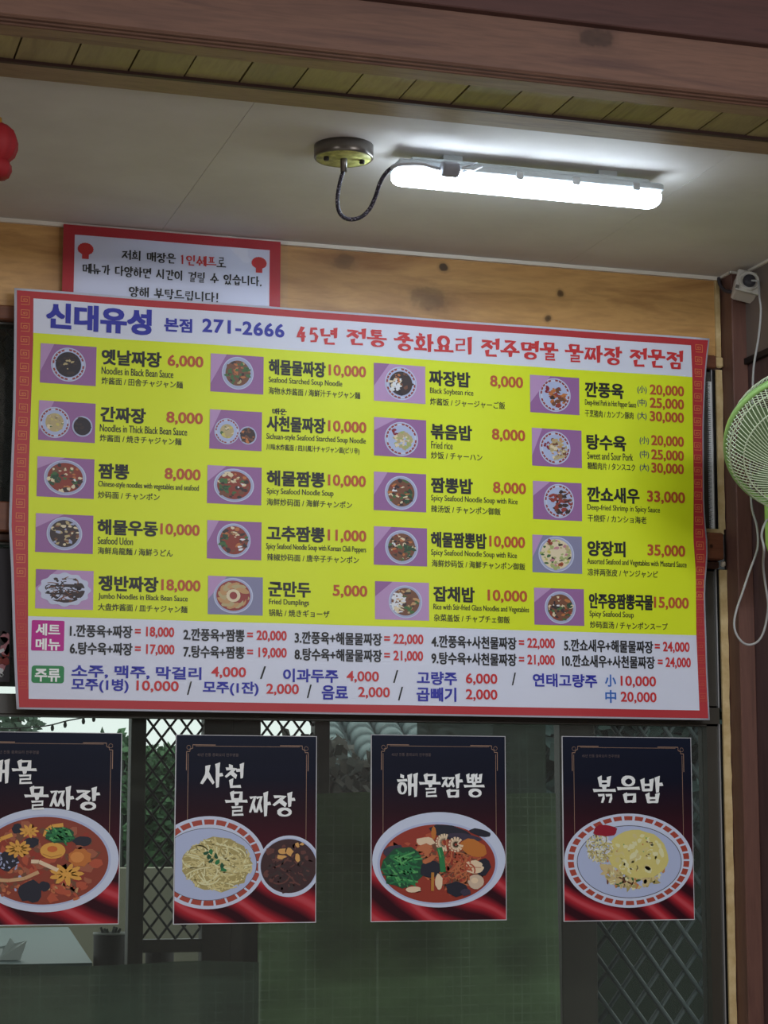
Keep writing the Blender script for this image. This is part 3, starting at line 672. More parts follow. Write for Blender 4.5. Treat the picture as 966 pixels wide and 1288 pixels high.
# ------------------------------------------------------------------ flat printed pictures
def clip(poly, x0, x1, z0, z1):
    for ax, v, sg in ((0, x0, 1), (0, x1, -1), (1, z0, 1), (1, z1, -1)):
        out = []
        for i in range(len(poly)):
            p, q = poly[i-1], poly[i]; a, b = (p[ax]-v)*sg, (q[ax]-v)*sg
            if (a >= 0) != (b >= 0):
                t_ = a/(a-b); out.append((p[0]+(q[0]-p[0])*t_, p[1]+(q[1]-p[1])*t_))
            if b >= 0: out.append(q)
        poly = out
        if not poly: return []
    return poly
class Flat:
    "printed shapes in the picture's own u,v frame (v downwards), stacked in thin ink layers"
    def __init__(s, mp, rect=None): s.mp = mp; s.b = B(); s.mats = []; s.L = 0; s.rect = rect
    def mi(s, m):
        if m not in s.mats: s.mats.append(m)
        return s.mats.index(m)
    def poly(s, pts, m, up_=True):
        if s.rect: pts = clip(pts, *s.rect)
        if len(pts) < 3: return
        if up_: s.L += 1
        s.b.poly3([s.mp(x, z, s.L) for x, z in pts], s.mi(m))
    def ell(s, cx, cy, rx, ry, m, n=40, ph=0): s.poly([(cx+rx*cos(2*pi*i/n+ph), cy+ry*sin(2*pi*i/n+ph)) for i in range(n)], m)
    def blob(s, cx, cy, rx, ry, m, R, n=9, j=.3, rot=0, up_=True):
        pts = []
        for i in range(n):
            a = 2*pi*i/n; k = 1+R.uniform(-j, j); x, y = rx*k*cos(a), ry*k*sin(a)
            pts.append((cx+x*cos(rot)-y*sin(rot), cy+x*sin(rot)+y*cos(rot)))
        s.poly(pts, m, up_)
    def strip(s, pts, w_, m, up_=True):
        P = [Vector(p) for p in pts]
        for i in range(len(P)-1):
            d = (P[i+1]-P[i]).normalized(); nn = Vector((-d.y, d.x))*w_/2
            s.poly([tuple(P[i]+nn), tuple(P[i]-nn), tuple(P[i+1]-nn), tuple(P[i+1]+nn)], m, up_ and i == 0)
    def fill(s, cx, cy, rx, ry, mats_, R, n=60, size=.1, el=1.0, asp=1):
        "scatter of small food pieces inside an oval"
        s.L += 1
        for i in range(n):
            if i % 12 == 0: s.L += 1
            a = R.uniform(0, 2*pi); q = math.sqrt(R.random())*.92
            z_ = size*R.uniform(.5, 1.2)
            s.blob(cx+rx*q*cos(a), cy+ry*q*sin(a), z_*rx*el, z_*ry/el*asp, R.choice(mats_), R, 7, .35, R.uniform(0, pi), False)
    def noodles(s, cx, cy, rx, ry, mats_, R, n=60, w_=.01, ln=.5):
        for i in range(n):
            if i % 8 == 0: s.L += 1
            a = R.uniform(0, 2*pi); q = math.sqrt(R.random())*.8
            x, y = cx+rx*q*cos(a), cy+ry*q*sin(a); d = R.uniform(0, 2*pi); pts = [(x, y)]; tn = R.uniform(-.9, .9)
            for k in range(6):
                d += tn*.5; x += cos(d)*rx*ln/6; y += sin(d)*ry*ln/6
                if ((x-cx)/rx)**2+((y-cy)/ry)**2 > 1: break
                pts.append((x, y))
            if len(pts) > 1: s.strip(pts, w_, mats_[i % len(mats_)], False)
    def build(s, name, parent): return s.b.build(name, s.mats, parent)
i_ = lambda n, r, g, b: ink('print_'+n, r, g, b)
K_purple = i_('purple', 136, 92, 142); K_lilac = i_('lilac', 168, 134, 176); K_grey = i_('grey', 120, 120, 150); K_rim = i_('rim', 178, 184, 206); K_rim2 = i_('rim_shade', 150, 156, 186)
K_plate = i_('plate', 158, 168, 200); K_redb = i_('brick_red', 134, 52, 48); K_blk = i_('black_sauce', 34, 26, 34); K_dk = i_('dark', 50, 36, 36); K_br = i_('brown', 106, 66, 46)
K_rd = i_('soup_red', 126, 48, 34); K_or = i_('orange', 172, 104, 56); K_cr = i_('cream', 204, 190, 160); K_wh = i_('white', 206, 208, 214); K_gn = i_('green', 58, 96, 52); K_gn2 = i_('deep_green', 34, 66, 44)
K_be = i_('beige', 168, 152, 112); K_ye = i_('yellow', 186, 176, 96); K_ketch = i_('ketchup', 122, 26, 40); K_pk = i_('pink', 176, 120, 130); K_gr2 = i_('pale_green', 150, 160, 100); K_tan = i_('tan', 176, 136, 92)
SEAF = [K_or, K_cr, K_dk, K_gn, K_rd, K_br, K_dk, K_br]; BLK = [K_blk, K_dk, K_blk, K_dk]; SOUP = [K_rd, K_br, K_dk, K_or, K_gn, K_br, K_cr]
def bowl(f, cx, cy, rx, ry, rim=.8, band=False, base=K_br, pal=SOUP, n=60, size=.15, R=None, inner=K_plate, wavy=False):
    if wavy:
        f.poly([(cx+rx*(1+.05*cos(12*a))*cos(a), cy+ry*(1+.05*cos(12*a))*sin(a)) for a in [2*pi*i/72 for i in range(72)]], K_rim)
    else: f.ell(cx, cy, rx, ry, K_rim); f.ell(cx, cy, rx*.95, ry*.95, K_rim2)
    if band:
        f.ell(cx, cy, rx*.9, ry*.9, K_rim)
        for k in range(24):
            if k % 6 == 5: continue
            a0 = 2*pi*k/24+.03; a1 = a0+2*pi/24-.06
            f.poly([(cx+rx*q*cos(a), cy+ry*q*sin(a)) for q, a in ((.92, a0), (.92, a1), (.82, a1), (.82, a0))], K_redb, k == 0)
    f.ell(cx, cy, rx*.8, ry*.8, inner)
    f.ell(cx, cy, rx*rim, ry*rim, base)
    if n: f.fill(cx, cy, rx*rim, ry*rim, pal, R, n, size)
def pic(idx):
    nm, pr, en, cj, pc, yt = dishes[idx]
    a = at(pc[0], pc[1], 1, YB); b = at(pc[0], pc[3]-.055*(pc[2]-pc[0]), 1, YB); c = at(pc[2], (pc[1]+pc[3])/2, 1, YB)
    x0, x1, z1, z0 = a.x, c.x, a.z, b.z-.0006
    R = random.Random(idx*7+1)
    bgm = {9: K_grey, 18: K_grey, 14: K_lilac, 10: K_lilac, 4: K_lilac}.get(idx, K_purple)
    g = B(); n = 5; g.add([bm(x0+(x1-x0)*i/n, z0+(z1-z0)*j/n, .0021) for j in range(n+1) for i in range(n+1)], [(j*(n+1)+i, j*(n+1)+i+1, (j+1)*(n+1)+i+1, (j+1)*(n+1)+i) for j in range(n) for i in range(n)])
    P = g.build('dish_picture', bgm, ban)
    f = Flat(lambda u, v, L: bm(x0+(x1-x0)*u, z1+(z0-z1)*v, .0027+L*.00006), (0.0, 1, 0, 1))
    f.poly([(0, 0), (R.uniform(.2, .5), 0), (0, R.uniform(.3, .8))], K_lilac if bgm != K_lilac else K_purple)
    if idx == 0: bowl(f, .5, .5, .31, .43, .74, True, K_blk, BLK+[K_dk]*2, 30, .13, R); f.fill(.5, .5, .1, .15, [K_be], R, 6, .25)
    elif idx == 1:
        bowl(f, .28, .54, .27, .39, .6, True, K_be, [K_be, K_ye, K_cr, K_be, K_gn], 30, .18, R); bowl(f, .77, .6, .18, .26, .86, False, K_blk, BLK, 12, .2, R)
    elif idx == 3: bowl(f, .5, .5, .31, .43, .82, False, K_dk, [K_be, K_dk, K_cr, K_br, K_rim2, K_dk], 50, .16, R)
    elif idx == 4: bowl(f, .5, .5, .44, .42, .8, False, K_dk, BLK+[K_br, K_dk], 60, .12, R, wavy=True); f.noodles(.5, .5, .36, .34, [K_dk, K_br, K_blk], R, 30, .02)
    elif idx == 5: bowl(f, .51, .48, .3, .43, .78, False, K_br, [K_br, K_dk, K_gn, K_or, K_gn, K_be], 60, .15, R)
    elif idx == 6:
        bowl(f, .33, .54, .24, .33, .55, True, K_be, [K_be, K_ye, K_gn, K_cr], 26, .2, R); bowl(f, .73, .62, .17, .23, .85, False, K_dk, [K_dk, K_br, K_or, K_br], 24, .2, R)
    elif idx in (2, 7, 8):
        rx = .37 if idx != 8 else .31
        bowl(f, .49, .5, rx, .44, .84, False, K_rd, SEAF, 46, .15, R); f.fill(.49-rx*.52, .52, rx*.28, .17, [K_gn2, K_gn], R, 14, .35)
        f.fill(.5+rx*.4, .6, rx*.25, .16, [K_wh, K_dk], R, 6, .3); f.fill(.49, .35, rx*.3, .08, [K_cr, K_tan], R, 8, .3)
    elif idx == 9:
        bowl(f, .46, .5, .36, .46, .86, False, K_redb, [], 0, .1, R)
        for k in range(12):
            a_ = 2*pi*k/12; f.blob(.46+.2*cos(a_), .5+.26*sin(a_), .13, .07, K_tan if k % 2 else K_be, R, 9, .12, a_+1.0)
        f.ell(.46, .5, .13, .17, K_cr, 16); f.ell(.46, .5, .07, .1, K_redb, 14)
    elif idx == 10: bowl(f, .52, .5, .31, .44, .72, True, K_dk, BLK+[K_br], 24, .16, R); f.fill(.42, .56, .12, .22, [K_wh, K_cr, K_wh], R, 24, .25); f.fill(.47, .35, .08, .12, [K_or], R, 6, .3)
    elif idx == 11: bowl(f, .52, .53, .32, .44, .1, True, K_be, [K_be], 1, .1, R); f.fill(.55, .57, .17, .24, [K_be, K_gr2, K_cr, K_be], R, 60, .22); f.fill(.4, .34, .06, .08, [K_ketch], R, 5, .5)
    elif idx in (12, 13, 19): bowl(f, .52, .52, .31, .44, .82, False, K_br, SOUP, 60, .15, R); f.fill(.42, .45, .09, .1, [K_wh, K_blk], R, 8, .3); f.fill(.64, .58, .1, .2, [K_gn2], R, 8, .3)
    elif idx == 14: bowl(f, .56, .52, .31, .43, .84, False, K_br, [K_br, K_be, K_dk, K_tan, K_gn], 50, .14, R); f.fill(.42, .55, .12, .3, [K_wh, K_wh, K_cr], R, 40, .22)
    elif idx == 15: bowl(f, .5, .5, .32, .45, .1, True, K_br, [K_br], 1, .1, R); f.fill(.56, .54, .18, .27, [K_redb, K_or, K_dk, K_br], R, 44, .22); f.fill(.34, .36, .06, .1, [K_ketch], R, 5, .5)
    elif idx == 16: bowl(f, .46, .5, .31, .44, .1, True, K_br, [K_br], 1, .1, R); f.fill(.5, .54, .21, .3, [K_be, K_cr, K_tan, K_be, K_br], R, 60, .18); f.fill(.3, .42, .05, .1, [K_ketch], R, 5, .5)
    elif idx == 17: bowl(f, .53, .5, .31, .45, .1, True, K_br, [K_br], 1, .1, R); f.fill(.6, .54, .2, .33, [K_redb, K_dk, K_rd, K_dk, K_br], R, 60, .18); f.fill(.38, .45, .05, .14, [K_redb], R, 5, .5)
    elif idx == 18: bowl(f, .48, .5, .36, .47, .86, False, K_cr, [K_gr2, K_be, K_ye, K_pk, K_gr2, K_gn, K_cr, K_dk], 90, .13, R); f.fill(.35, .18, .05, .07, [K_rd], R, 4, .6); f.fill(.6, .82, .08, .08, [K_rd, K_or], R, 5, .5)
    f.build('dish_print', P)
for k in range(20): pic(k)

# ------------------------------------------------------------------ paper notice in a clear sleeve
YN = -.016
n0 = at(80, 281.5, 1, YN); n1 = at(353, 303.5, 1, YN); NX0, NX1, NZ1, NZ0 = n0.x, n1.x, n0.z, 2.585
notice = empty('paper_notice', ((NX0+NX1)/2, YN, NZ0), 'white paper notice with red border in a clear sleeve above the menu banner', 'notice')
def nm_(x, z, L=0): return Vector((x, YN-L+.0006*sin(22*x), z))
B().box((NX0, YN+.0002, NZ0), (NX1, YN+.0008, NZ1-.0005)).build('paper', ink('notice_red', 170, 36, 48), notice)
NI0, NI1, NIz = at(94, 300, 1, YN).x, at(339, 330, 1, YN).x, at(94, 295, 1, YN).z
b = B(); nn_ = 20
b.add([nm_(NI0+(NI1-NI0)*i/nn_, z, .0008) for z in (NZ0, NIz) for i in range(nn_+1)], [(i, i+1, nn_+2+i, nn_+1+i) for i in range(nn_)])
b.build('white_panel', M_bw, notice)
def nt(s, xl, xr, yt, yb, m, wt=.14):
    a = at(xl, yt, 1, YN); b = at(xl, yb, 1, YN); c = at(xr, (yt+yb)/2+.08*(xr-xl), 1, YN)
    letter(brush(s, wt*1.2, .5, .3), a.x, c.x, b.z, a.z, nm_, m, notice, 'notice_lettering', (.0003, .0003), .0014)
nt('저희 매장은', 153, 221, 314, 327, M_k); nt('1인쉐프', 227.5, 272, 320, 333, M_r2); nt('로', 272.5, 284, 323.5, 336, M_k)
nt('메뉴가 다양하면 시간이 걸릴 수 있습니다.', 104, 328.4, 331, 344.5, M_k); nt('양해 부탁드립니다!', 162, 274, 360, 373.5, M_k)
for x0, y0 in ((98, 305), (316.5, 323)):
    def im(u, v, L): 
        a = at(x0, y0, 1, YN); return nm_(a.x+u*.034, a.z-v*.036, .0014)
    f = Flat(im); pts = []
    for i in range(28):
        a_ = radians(-215+250*i/27); k = 1+.05*(i % 2); pts.append((.5+.5*k*cos(a_), .38+.38*k*sin(a_)))
    f.poly(pts+[(.72, .72), (.72, 1), (.28, 1), (.28, .72)], M_r2); f.build('lantern_print', notice)
# the sleeve, a thin wrinkled film a little larger than the paper
b = B(); vs_ = []; nx, nz = 60, 8; sx0, sx1, sz0, sz1 = NX0-.003, NX1+.016, NZ0, NZ1+.003
for j in range(nz+1):
    for i in range(nx+1):
        x = sx0+(sx1-sx0)*i/nx; z = sz0+(sz1-sz0)*j/nz; k = j/nz
        zz = z-.07*0
        vs_.append((x, YN-.0028-.0022*(k**2)*sin(38*x+4*k)-.0040*sin(52*x+9*k)*max(0, k-.6), zz))
b.add(vs_, [(j*(nx+1)+i, j*(nx+1)+i+1, (j+1)*(nx+1)+i+1, (j+1)*(nx+1)+i) for j in range(nz) for i in range(nx)], 0, True)
b.build('clear_sleeve', M_film, notice)

# ------------------------------------------------------------------ dish posters on the window
YPO = .030
M_pr = mat('poster_print', C(30, 24, 40), .5, spec=.15); t = NT(M_pr)
g = t.n('ShaderNodeNewGeometry'); sx = t.n('ShaderNodeSeparateXYZ'); t.l(g.outputs['Position'], sx.inputs[0])
v = t.math('DIVIDE', t.math('SUBTRACT', 1.690, sx.outputs['Z']), .41)
top = t.ramp(v, [(0, C(20, 28, 50)), (.25, C(14, 16, 36)), (.42, C(44, 16, 28)), (.6, C(72, 20, 34))])
wv = t.n('ShaderNodeTexWave', wave_type='BANDS', bands_direction='Z'); wv.inputs['Scale'].default_value = 5.0; wv.inputs['Distortion'].default_value = 5.5; wv.inputs['Detail'].default_value = 1
wv.inputs['Detail Scale'].default_value = .8
t.l(t.pos((1, 1, 1), rot=(0, -.5, 0)), wv.inputs['Vector'])
sat = t.ramp(wv.outputs['Fac'], [(.1, C(44, 10, 20, KB)), (.5, C(112, 22, 34, KB)), (.88, C(158, 36, 46, KB)), (1, C(176, 66, 74, KB))])
t.col(t.mix(t.ramp(v, [(.66, (0, 0, 0, 1)), (.76, (1, 1, 1, 1))]), top, sat))
M_edge = ink('poster_edge', 190, 190, 196); M_gl = ink('poster_gold', 150, 120, 100)
def poster(px_l, px_r, py_t, py_b, label, crop, words, draw, width=None, zt=None):
    a = at(px_r, (py_t+py_b)/2, 1, YPO)
    x1 = a.x; x0 = x1-width if width else at(px_l, (py_t+py_b)/2, 1, YPO).x
    z1 = at(px_r, py_t, 1, YPO).z; z0 = at(px_r, py_b, 1, YPO).z
    root = empty('dish_poster', ((x0+x1)/2, YPO, z0), label, 'poster', 'dish posters on the glass')
    W_, H_ = x1-x0, z1-z0
    B().box((x0, YPO, z0), (x1, YPO+.0036, z1)).build('poster_board', M_edge, root)
    B().add([(x0+.0016, YPO-.0003, z0+.0018), (x1-.0016, YPO-.0003, z0+.0018), (x1-.0016, YPO-.0003, z1-.0014), (x0+.0016, YPO-.0003, z1-.0014)], [(0, 1, 2, 3)]).build('print_background', M_pr, root)
    def mp(u, v, L): return Vector((x0+u*W_, YPO-.0006-L*.00003, z1-v*H_))
    e = .006
    f = Flat(mp, (e, 1-e, e, 1-e))
    def ln(p, q, w_=.0035): f.strip([p, q], w_, M_gl, False)
    l, r, tp = .088, .925, .060
    ln((l+.05, tp), (r-.05, tp), .0022); ln((l+.03, tp-.006), (l+.19, tp-.006), .004); ln((r-.19, tp-.006), (r-.03, tp-.006), .004)
    for s_, xx in ((1, l), (-1, r)):
        ln((xx, tp+.04), (xx, .56), .003); ln((xx-s_*.012, tp+.03), (xx-s_*.012, tp+.13), .0045)
        ln((xx+s_*.03, tp-.006), (xx+s_*.03, tp+.012)); ln((xx+s_*.03, tp+.012), (xx+s_*.012, tp+.018)); ln((xx+s_*.012, tp+.018), (xx+s_*.010, tp+.03)); ln((xx+s_*.010, tp+.03), (xx-s_*.012, tp+.03))
        P_ = [(xx+s_*.002+.014*cos(q*pi/5), tp+.008+.011*sin(q*pi/5)) for q in range(10)]
        f.strip(P_+[P_[0]], .002, M_gl, False)
    f.build('gold_frame_print', root)
    (cx0, cy0), (cx1, cy1) = crop
    cm = lambda x, y: ((x-cx0)/(cx1-cx0), (y-cy0)/(cy1-cy0))
    f = Flat(lambda x, y, L: mp(*cm(x, y), L), (cx0+(cx1-cx0)*e, cx1-(cx1-cx0)*e, cy0+(cy1-cy0)*e, cy1-(cy1-cy0)*e))
    f.L = 4; draw(f); f.build('dish_print', root)
    top_L = f.L+3
    for s_, xa, xb, ya, yb in words:
        u0, v0 = cm(xa, ya); u1, v1 = cm(xb, yb)
        letter(brush(s_, .185, .45, .75), x0+u0*W_, x0+u1*W_, z1-v1*H_, z1-v0*H_, lambda x, z, L: Vector((x, YPO-.0006-.00003*top_L-L, z)), M_iw, root, 'brush_lettering', (.0004, .0003), 0)
    letter(glyphs('45년 전통 중화요리 전주명물'), x0+.15*W_, x0+.44*W_, z1-.115*H_, z1-.098*H_, lambda x, z, L: Vector((x, YPO-.0008-L, z)), ink('faint_gold', 92, 78, 78), root, 'small_lettering', (0, 0), 0)
    return root
i2 = i_
Q_soup = i2('poster_soup', 138, 46, 30); Q_soup2 = i2('poster_soup_light', 166, 74, 48); Q_mus = i2('mussel', 26, 26, 40); Q_mus2 = i2('mussel_edge', 52, 44, 62); Q_org = i2('mussel_orange', 176, 104, 40)
Q_shr = i2('shrimp', 212, 188, 158); Q_shr2 = i2('shrimp_line', 176, 120, 96); Q_g1 = i2('chive', 30, 110, 60); Q_g2 = i2('chive_dark', 16, 72, 44); Q_g3 = i2('chive_light', 76, 150, 84)
Q_nd = i2('noodle_orange', 176, 100, 62); Q_yel = i2('squid_yellow', 206, 150, 64); Q_yel2 = i2('squid_shade', 168, 112, 44); Q_pl = i2('bowl_white', 186, 194, 214); Q_pl2 = i2('bowl_inner', 164, 174, 204)
Q_nl = i2('plain_noodle', 196, 184, 128); Q_nl2 = i2('plain_noodle_shade', 160, 146, 92); Q_sau = i2('brown_sauce', 54, 28, 30); Q_sau2 = i2('brown_sauce_light', 92, 52, 46); Q_yb = i2('tofu_yellow', 200, 150, 84)
Q_egg = i2('egg', 198, 186, 112); Q_egg2 = i2('egg_pale', 208, 204, 160); Q_rc = i2('rice', 190, 172, 122); Q_rc2 = i2('rice_orange', 182, 122, 72); Q_kt = i2('ketchup_red', 136, 18, 40); Q_br = i2('plate_brick', 152, 62, 48)
def chives(f, cx, cy, rx, ry, R, n=60, w_=9):
    f.blob(cx, cy, rx, ry, Q_g2, R, 16, .12)
    for i in range(n):
        if i % 8 == 0: f.L += 1
        a = R.uniform(0, 2*pi); q = math.sqrt(R.random())*.72; x, y = cx+rx*q*cos(a), cy+ry*q*sin(a)
        d = R.uniform(-.5, 1.3); l = R.uniform(.25, .5)*rx; f.strip([(x-cos(d)*l, y-sin(d)*l), (x+cos(d)*l, y+sin(d)*l)], w_, R.choice([Q_g1, Q_g2, Q_g1, Q_g3]), False)
def shrimp(f, cx, cy, r, w_, rot, R, m=None, sweep=290):
    m = m or Q_shr; f.L += 1
    f.strip([(cx+r*cos(rot+radians(sweep)*i/12), cy+r*sin(rot+radians(sweep)*i/12)) for i in range(13)], w_, m, False)
    f.L += 1; f.strip([(cx+(r+w_*.2)*cos(rot+radians(sweep)*i/12), cy+(r+w_*.2)*sin(rot+radians(sweep)*i/12)) for i in range(3, 9)], w_*.14, Q_shr2, False)
def flower(f, cx, cy, r, R, n=9, sq=.7):
    f.ell(cx, cy, r*.6, r*.6*sq, Q_yel2, 14)
    for k in range(n): a = 2*pi*k/n+R.uniform(-.1, .1); f.blob(cx+r*.62*cos(a), cy+r*.62*sq*sin(a), r*.4, r*.16, Q_yel, R, 8, .1, math.atan2(sin(a)*sq, cos(a)), k == 0)
    f.ell(cx, cy, r*.3, r*.3*sq, Q_yel, 10)
def big_bowl(f, c, r, c2, r2, soup=None):
    f.ell(*c, *r, Q_pl, 72); f.ell(c2[0], c2[1]-2, r2[0]+14, r2[1]+12, Q_pl2, 72); f.ell(*c2, *r2, soup or Q_soup, 72)
def draw_seafood(f):
    R = random.Random(3); big_bowl(f, (491, 803), (406, 287), (482, 826), (352, 236))
    f.fill(482, 826, 340, 225, [Q_soup, Q_soup2, Q_soup], R, 60, .1)
    f.fill(520, 800, 240, 150, [Q_nd, Q_soup2, K_br, Q_soup], R, 60, .16); f.noodles(560, 830, 200, 170, [Q_nd, K_br, Q_soup2], R, 70, 8, .7)
    f.blob(560, 640, 130, 42, Q_mus, R, 16, .08, .2); f.blob(640, 668, 110, 22, Q_mus2, R, 12, .1, .15); f.blob(740, 640, 70, 22, Q_mus, R, 12, .1, .2)
    f.blob(455, 640, 16, 40, Q_org, R, 8, .1); f.blob(700, 735, 86, 52, Q_org, R, 14, .08, .4); f.blob(760, 850, 40, 60, Q_mus, R, 10, .2)
    f.blob(410, 690, 56, 26, Q_shr, R, 10, .25, -.1); f.blob(400, 730, 50, 20, Q_nd, R, 10, .25, -.3)
    f.blob(215, 745, 60, 30, Q_mus2, R, 10, .25, -.3); chives(f, 265, 850, 125, 122, R, 76, 10)
    f.blob(435, 860, 62, 55, Q_mus, R, 12, .12); f.blob(430, 800, 50, 16, Q_nd, R, 8, .2, -.5)
    shrimp(f, 520, 700, 36, 36, 1.2, R, sweep=230); shrimp(f, 590, 712, 28, 38, 0, R, sweep=330)
    f.strip([(488, 730), (502, 780), (512, 878)], 34, Q_g1); f.strip([(484, 740), (498, 790)], 8, Q_g3)
    for (x, y, a, b_) in ((700, 832, 52, 26), (706, 866, 52, 20), (330, 980, 46, 18), (485, 935, 24, 46), (742, 855, 20, 14)): f.blob(x, y, a, b_, Q_shr, R, 14, .12)
    f.strip([(660, 848), (745, 852)], 5, Q_shr2); f.blob(712, 938, 50, 44, i2('scallop', 190, 168, 146), R, 14, .06); f.ell(704, 930, 22, 18, Q_shr, 12)
    f.blob(590, 980, 66, 46, Q_mus, R, 12, .2); f.blob(650, 1000, 36, 22, Q_mus2, R, 10, .2); f.strip([(448, 880), (446, 990)], 18, Q_yel2)
    f.noodles(620, 860, 90, 90, [Q_nd, Q_soup2], R, 30, 9, .8)
def draw_mulzza(f):
    R = random.Random(5); big_bowl(f, (345, 839), (427, 331), (340, 843), (372, 279), i2('thick_soup', 128, 52, 34))
    f.fill(340, 843, 355, 262, [i2('thick_soup', 128, 52, 34), Q_soup2, Q_soup, K_br, i2('glaze', 150, 84, 60)], R, 130, .1)
    f.fill(100, 920, 150, 150, [Q_nd, i2('glaze', 150, 84, 60), K_rim2, K_br], R, 60, .09); f.fill(480, 1040, 150, 60, [Q_nd, Q_soup2, K_tan], R, 20, .14)
    for c_, r_ in (((180, 640), (26, 34)), ((265, 725), (46, 34)), ((555, 720), (50, 30)), ((345, 1005), (30, 34)), ((125, 850), (62, 62)), ((265, 1040), (66, 70))): f.blob(*c_, *r_, Q_mus, R, 14, .2)
    for _ in range(16): f.blob(130+R.uniform(-45, 60), 850+R.uniform(-45, 45), 10, 5, K_rim2, R, 6, .3, R.uniform(0, 3), False)
    flower(f, 250, 655, 56, R); flower(f, 190, 768, 76, R, 11, .62); flower(f, 470, 930, 100, R, 9, .55)
    f.strip([(45+8, 770), (60, 735), (90, 705), (155, 678)], 24, Q_yel); f.strip([(340, 690), (350, 650), (380, 625), (445, 615)], 24, Q_yel)
    f.strip([(60, 962), (140, 968), (230, 955), (310, 915)], 22, i2('pale_strip', 190, 150, 110)); f.strip([(265, 848), (310, 850), (370, 880), (420, 905)], 24, Q_shr)
    f.ell(388, 780, 73, 52, Q_yel, 24); f.ell(385, 770, 30, 20, i2('prawn_centre', 190, 96, 40), 14); f.strip([(330, 800), (380, 822), (440, 805)], 5, Q_yel2)
    f.poly([(545+(72 if i % 2 else 60)*cos(2*pi*i/16), 825+(62 if i % 2 else 52)*sin(2*pi*i/16)) for i in range(16)], i2('carrot', 180, 104, 44)); f.ell(530, 822, 40, 34, i2('carrot_light', 200, 128, 62), 14)
    chives(f, 430, 682, 84, 50, R, 46, 9)
def brick_band(f, c, r, ro=.93, ri=.84, n=30, m=None, skip=()):
    for k in range(n):
        a0 = 2*pi*k/n+.02; a1 = a0+2*pi/n-.045
        f.poly([(c[0]+r[0]*q*cos(a), c[1]+r[1]*q*sin(a)) for q, a in ((ro, a0), (ro, (a0+a1)/2), (ro, a1), (ri, a1), (ri, (a0+a1)/2), (ri, a0))], m or Q_br, k == 0)
def draw_sacheon(f):
    R = random.Random(9); c, r = (290, 753), (328, 269)
    f.ell(*c, *r, Q_pl, 72); brick_band(f, c, r, .93, .82, 26)
    f.ell(285, 763, 282, 210, Q_mus2, 72); f.ell(285, 763, 279, 207, Q_pl2, 72)
    f.blob(338, 765, 200, 155, Q_nl2, R, 26, .07); f.noodles(338, 765, 205, 160, [Q_nl, Q_nl, Q_nl2, Q_egg2], R, 230, 7, .75)
    for x, y in ((270, 700), (300, 690), (330, 715), (300, 745), (290, 720), (365, 775), (340, 750), (372, 795)): f.blob(x, y, 18, 11, R.choice([Q_g2, Q_g1]), R, 8, .3, R.uniform(0, 3))
    f.ell(755, 777, 182, 180, Q_pl, 60); f.ell(755, 772, 170, 160, Q_pl2, 60); f.ell(752, 776, 164, 158, Q_sau, 60)
    f.fill(752, 776, 155, 148, [Q_sau, Q_sau2, Q_sau, K_dk, Q_sau], R, 90, .13); f.noodles(752, 800, 130, 110, [Q_sau2, Q_sau, K_dk], R, 46, 9, .9)
    for x, y, a, b_ in ((710, 688, 26, 20), (757, 690, 22, 24), (802, 728, 18, 24), (705, 722, 30, 12), (802, 652, 12, 14), (828, 648, 14, 10)): f.blob(x, y, a, b_, Q_yb, R, 9, .3)
def draw_rice(f):
    R = random.Random(11); c, r = (478, 805), (388, 281)
    f.ell(*c, *r, Q_pl, 80); brick_band(f, c, r, .945, .855, 34)
    f.ell(481, 812, 316, 217, Q_mus2, 72); f.ell(481, 812, 312, 213, Q_pl2, 72)
    f.fill(500, 860, 200, 115, [Q_rc, Q_rc2, Q_rc, Q_nl2, Q_egg2, Q_rc], R, 170, .12); f.fill(430, 930, 110, 40, [Q_rc, K_br, Q_rc, Q_gnn], R, 40, .14)
    f.blob(535, 768, 188, 140, Q_egg, R, 26, .05, .2); f.fill(535, 765, 165, 120, [Q_egg, Q_egg2, Q_egg, Q_egg2, Q_nl], R, 90, .13); f.fill(535, 765, 150, 110, [Q_rc2, Q_g3, K_br], R, 12, .035)
    f.noodles(300, 730, 85, 95, [Q_nl, Q_egg2, Q_nl2, K_wh], R, 110, 6, .8)
    f.blob(335, 628, 72, 34, Q_kt, R, 16, .12); f.blob(310, 604, 22, 14, Q_kt, R, 8, .2)
Q_gnn = K_gn
poster(-18, 151.5, 922, 1162.5, 'dark poster of orange seafood noodle soup, cut off by the left edge', ((-84, 20), (779, 1252)),
       [('해', -5, 128, 195, 352), ('물', 142, 284, 198, 355), ('물', 217, 357, 366, 520), ('짜', 364, 504, 366, 522), ('장', 512, 655, 370, 522)], draw_mulzza, width=.318)
poster(219.5, 398, 926, 1160.5, 'dark poster of plain noodles on a plate beside a small bowl of brown sauce', ((92, 8), (915, 1108)),
       [('사', 235, 365, 170, 318), ('천', 376, 485, 170, 318), ('물', 378, 508, 335, 482), ('짜', 518, 645, 338, 485), ('장', 655, 787, 340, 485)], draw_sacheon)
poster(466.5, 636.5, 926, 1157.5, 'dark poster of red seafood noodle soup with green chives in a white bowl', ((77, 48), (903, 1172)),
       [('해', 232, 358, 278, 425), ('물', 366, 498, 280, 425), ('짬', 503, 634, 280, 428), ('뽕', 640, 768, 280, 425)], draw_seafood)
poster(708, 871.5, 928, 1157, 'dark poster of fried rice topped with egg on a brick-patterned plate', ((85, 62), (871, 1163)),
       [('볶', 265, 402, 297, 460), ('음', 410, 548, 297, 460), ('밥', 552, 690, 297, 462)], draw_rice)
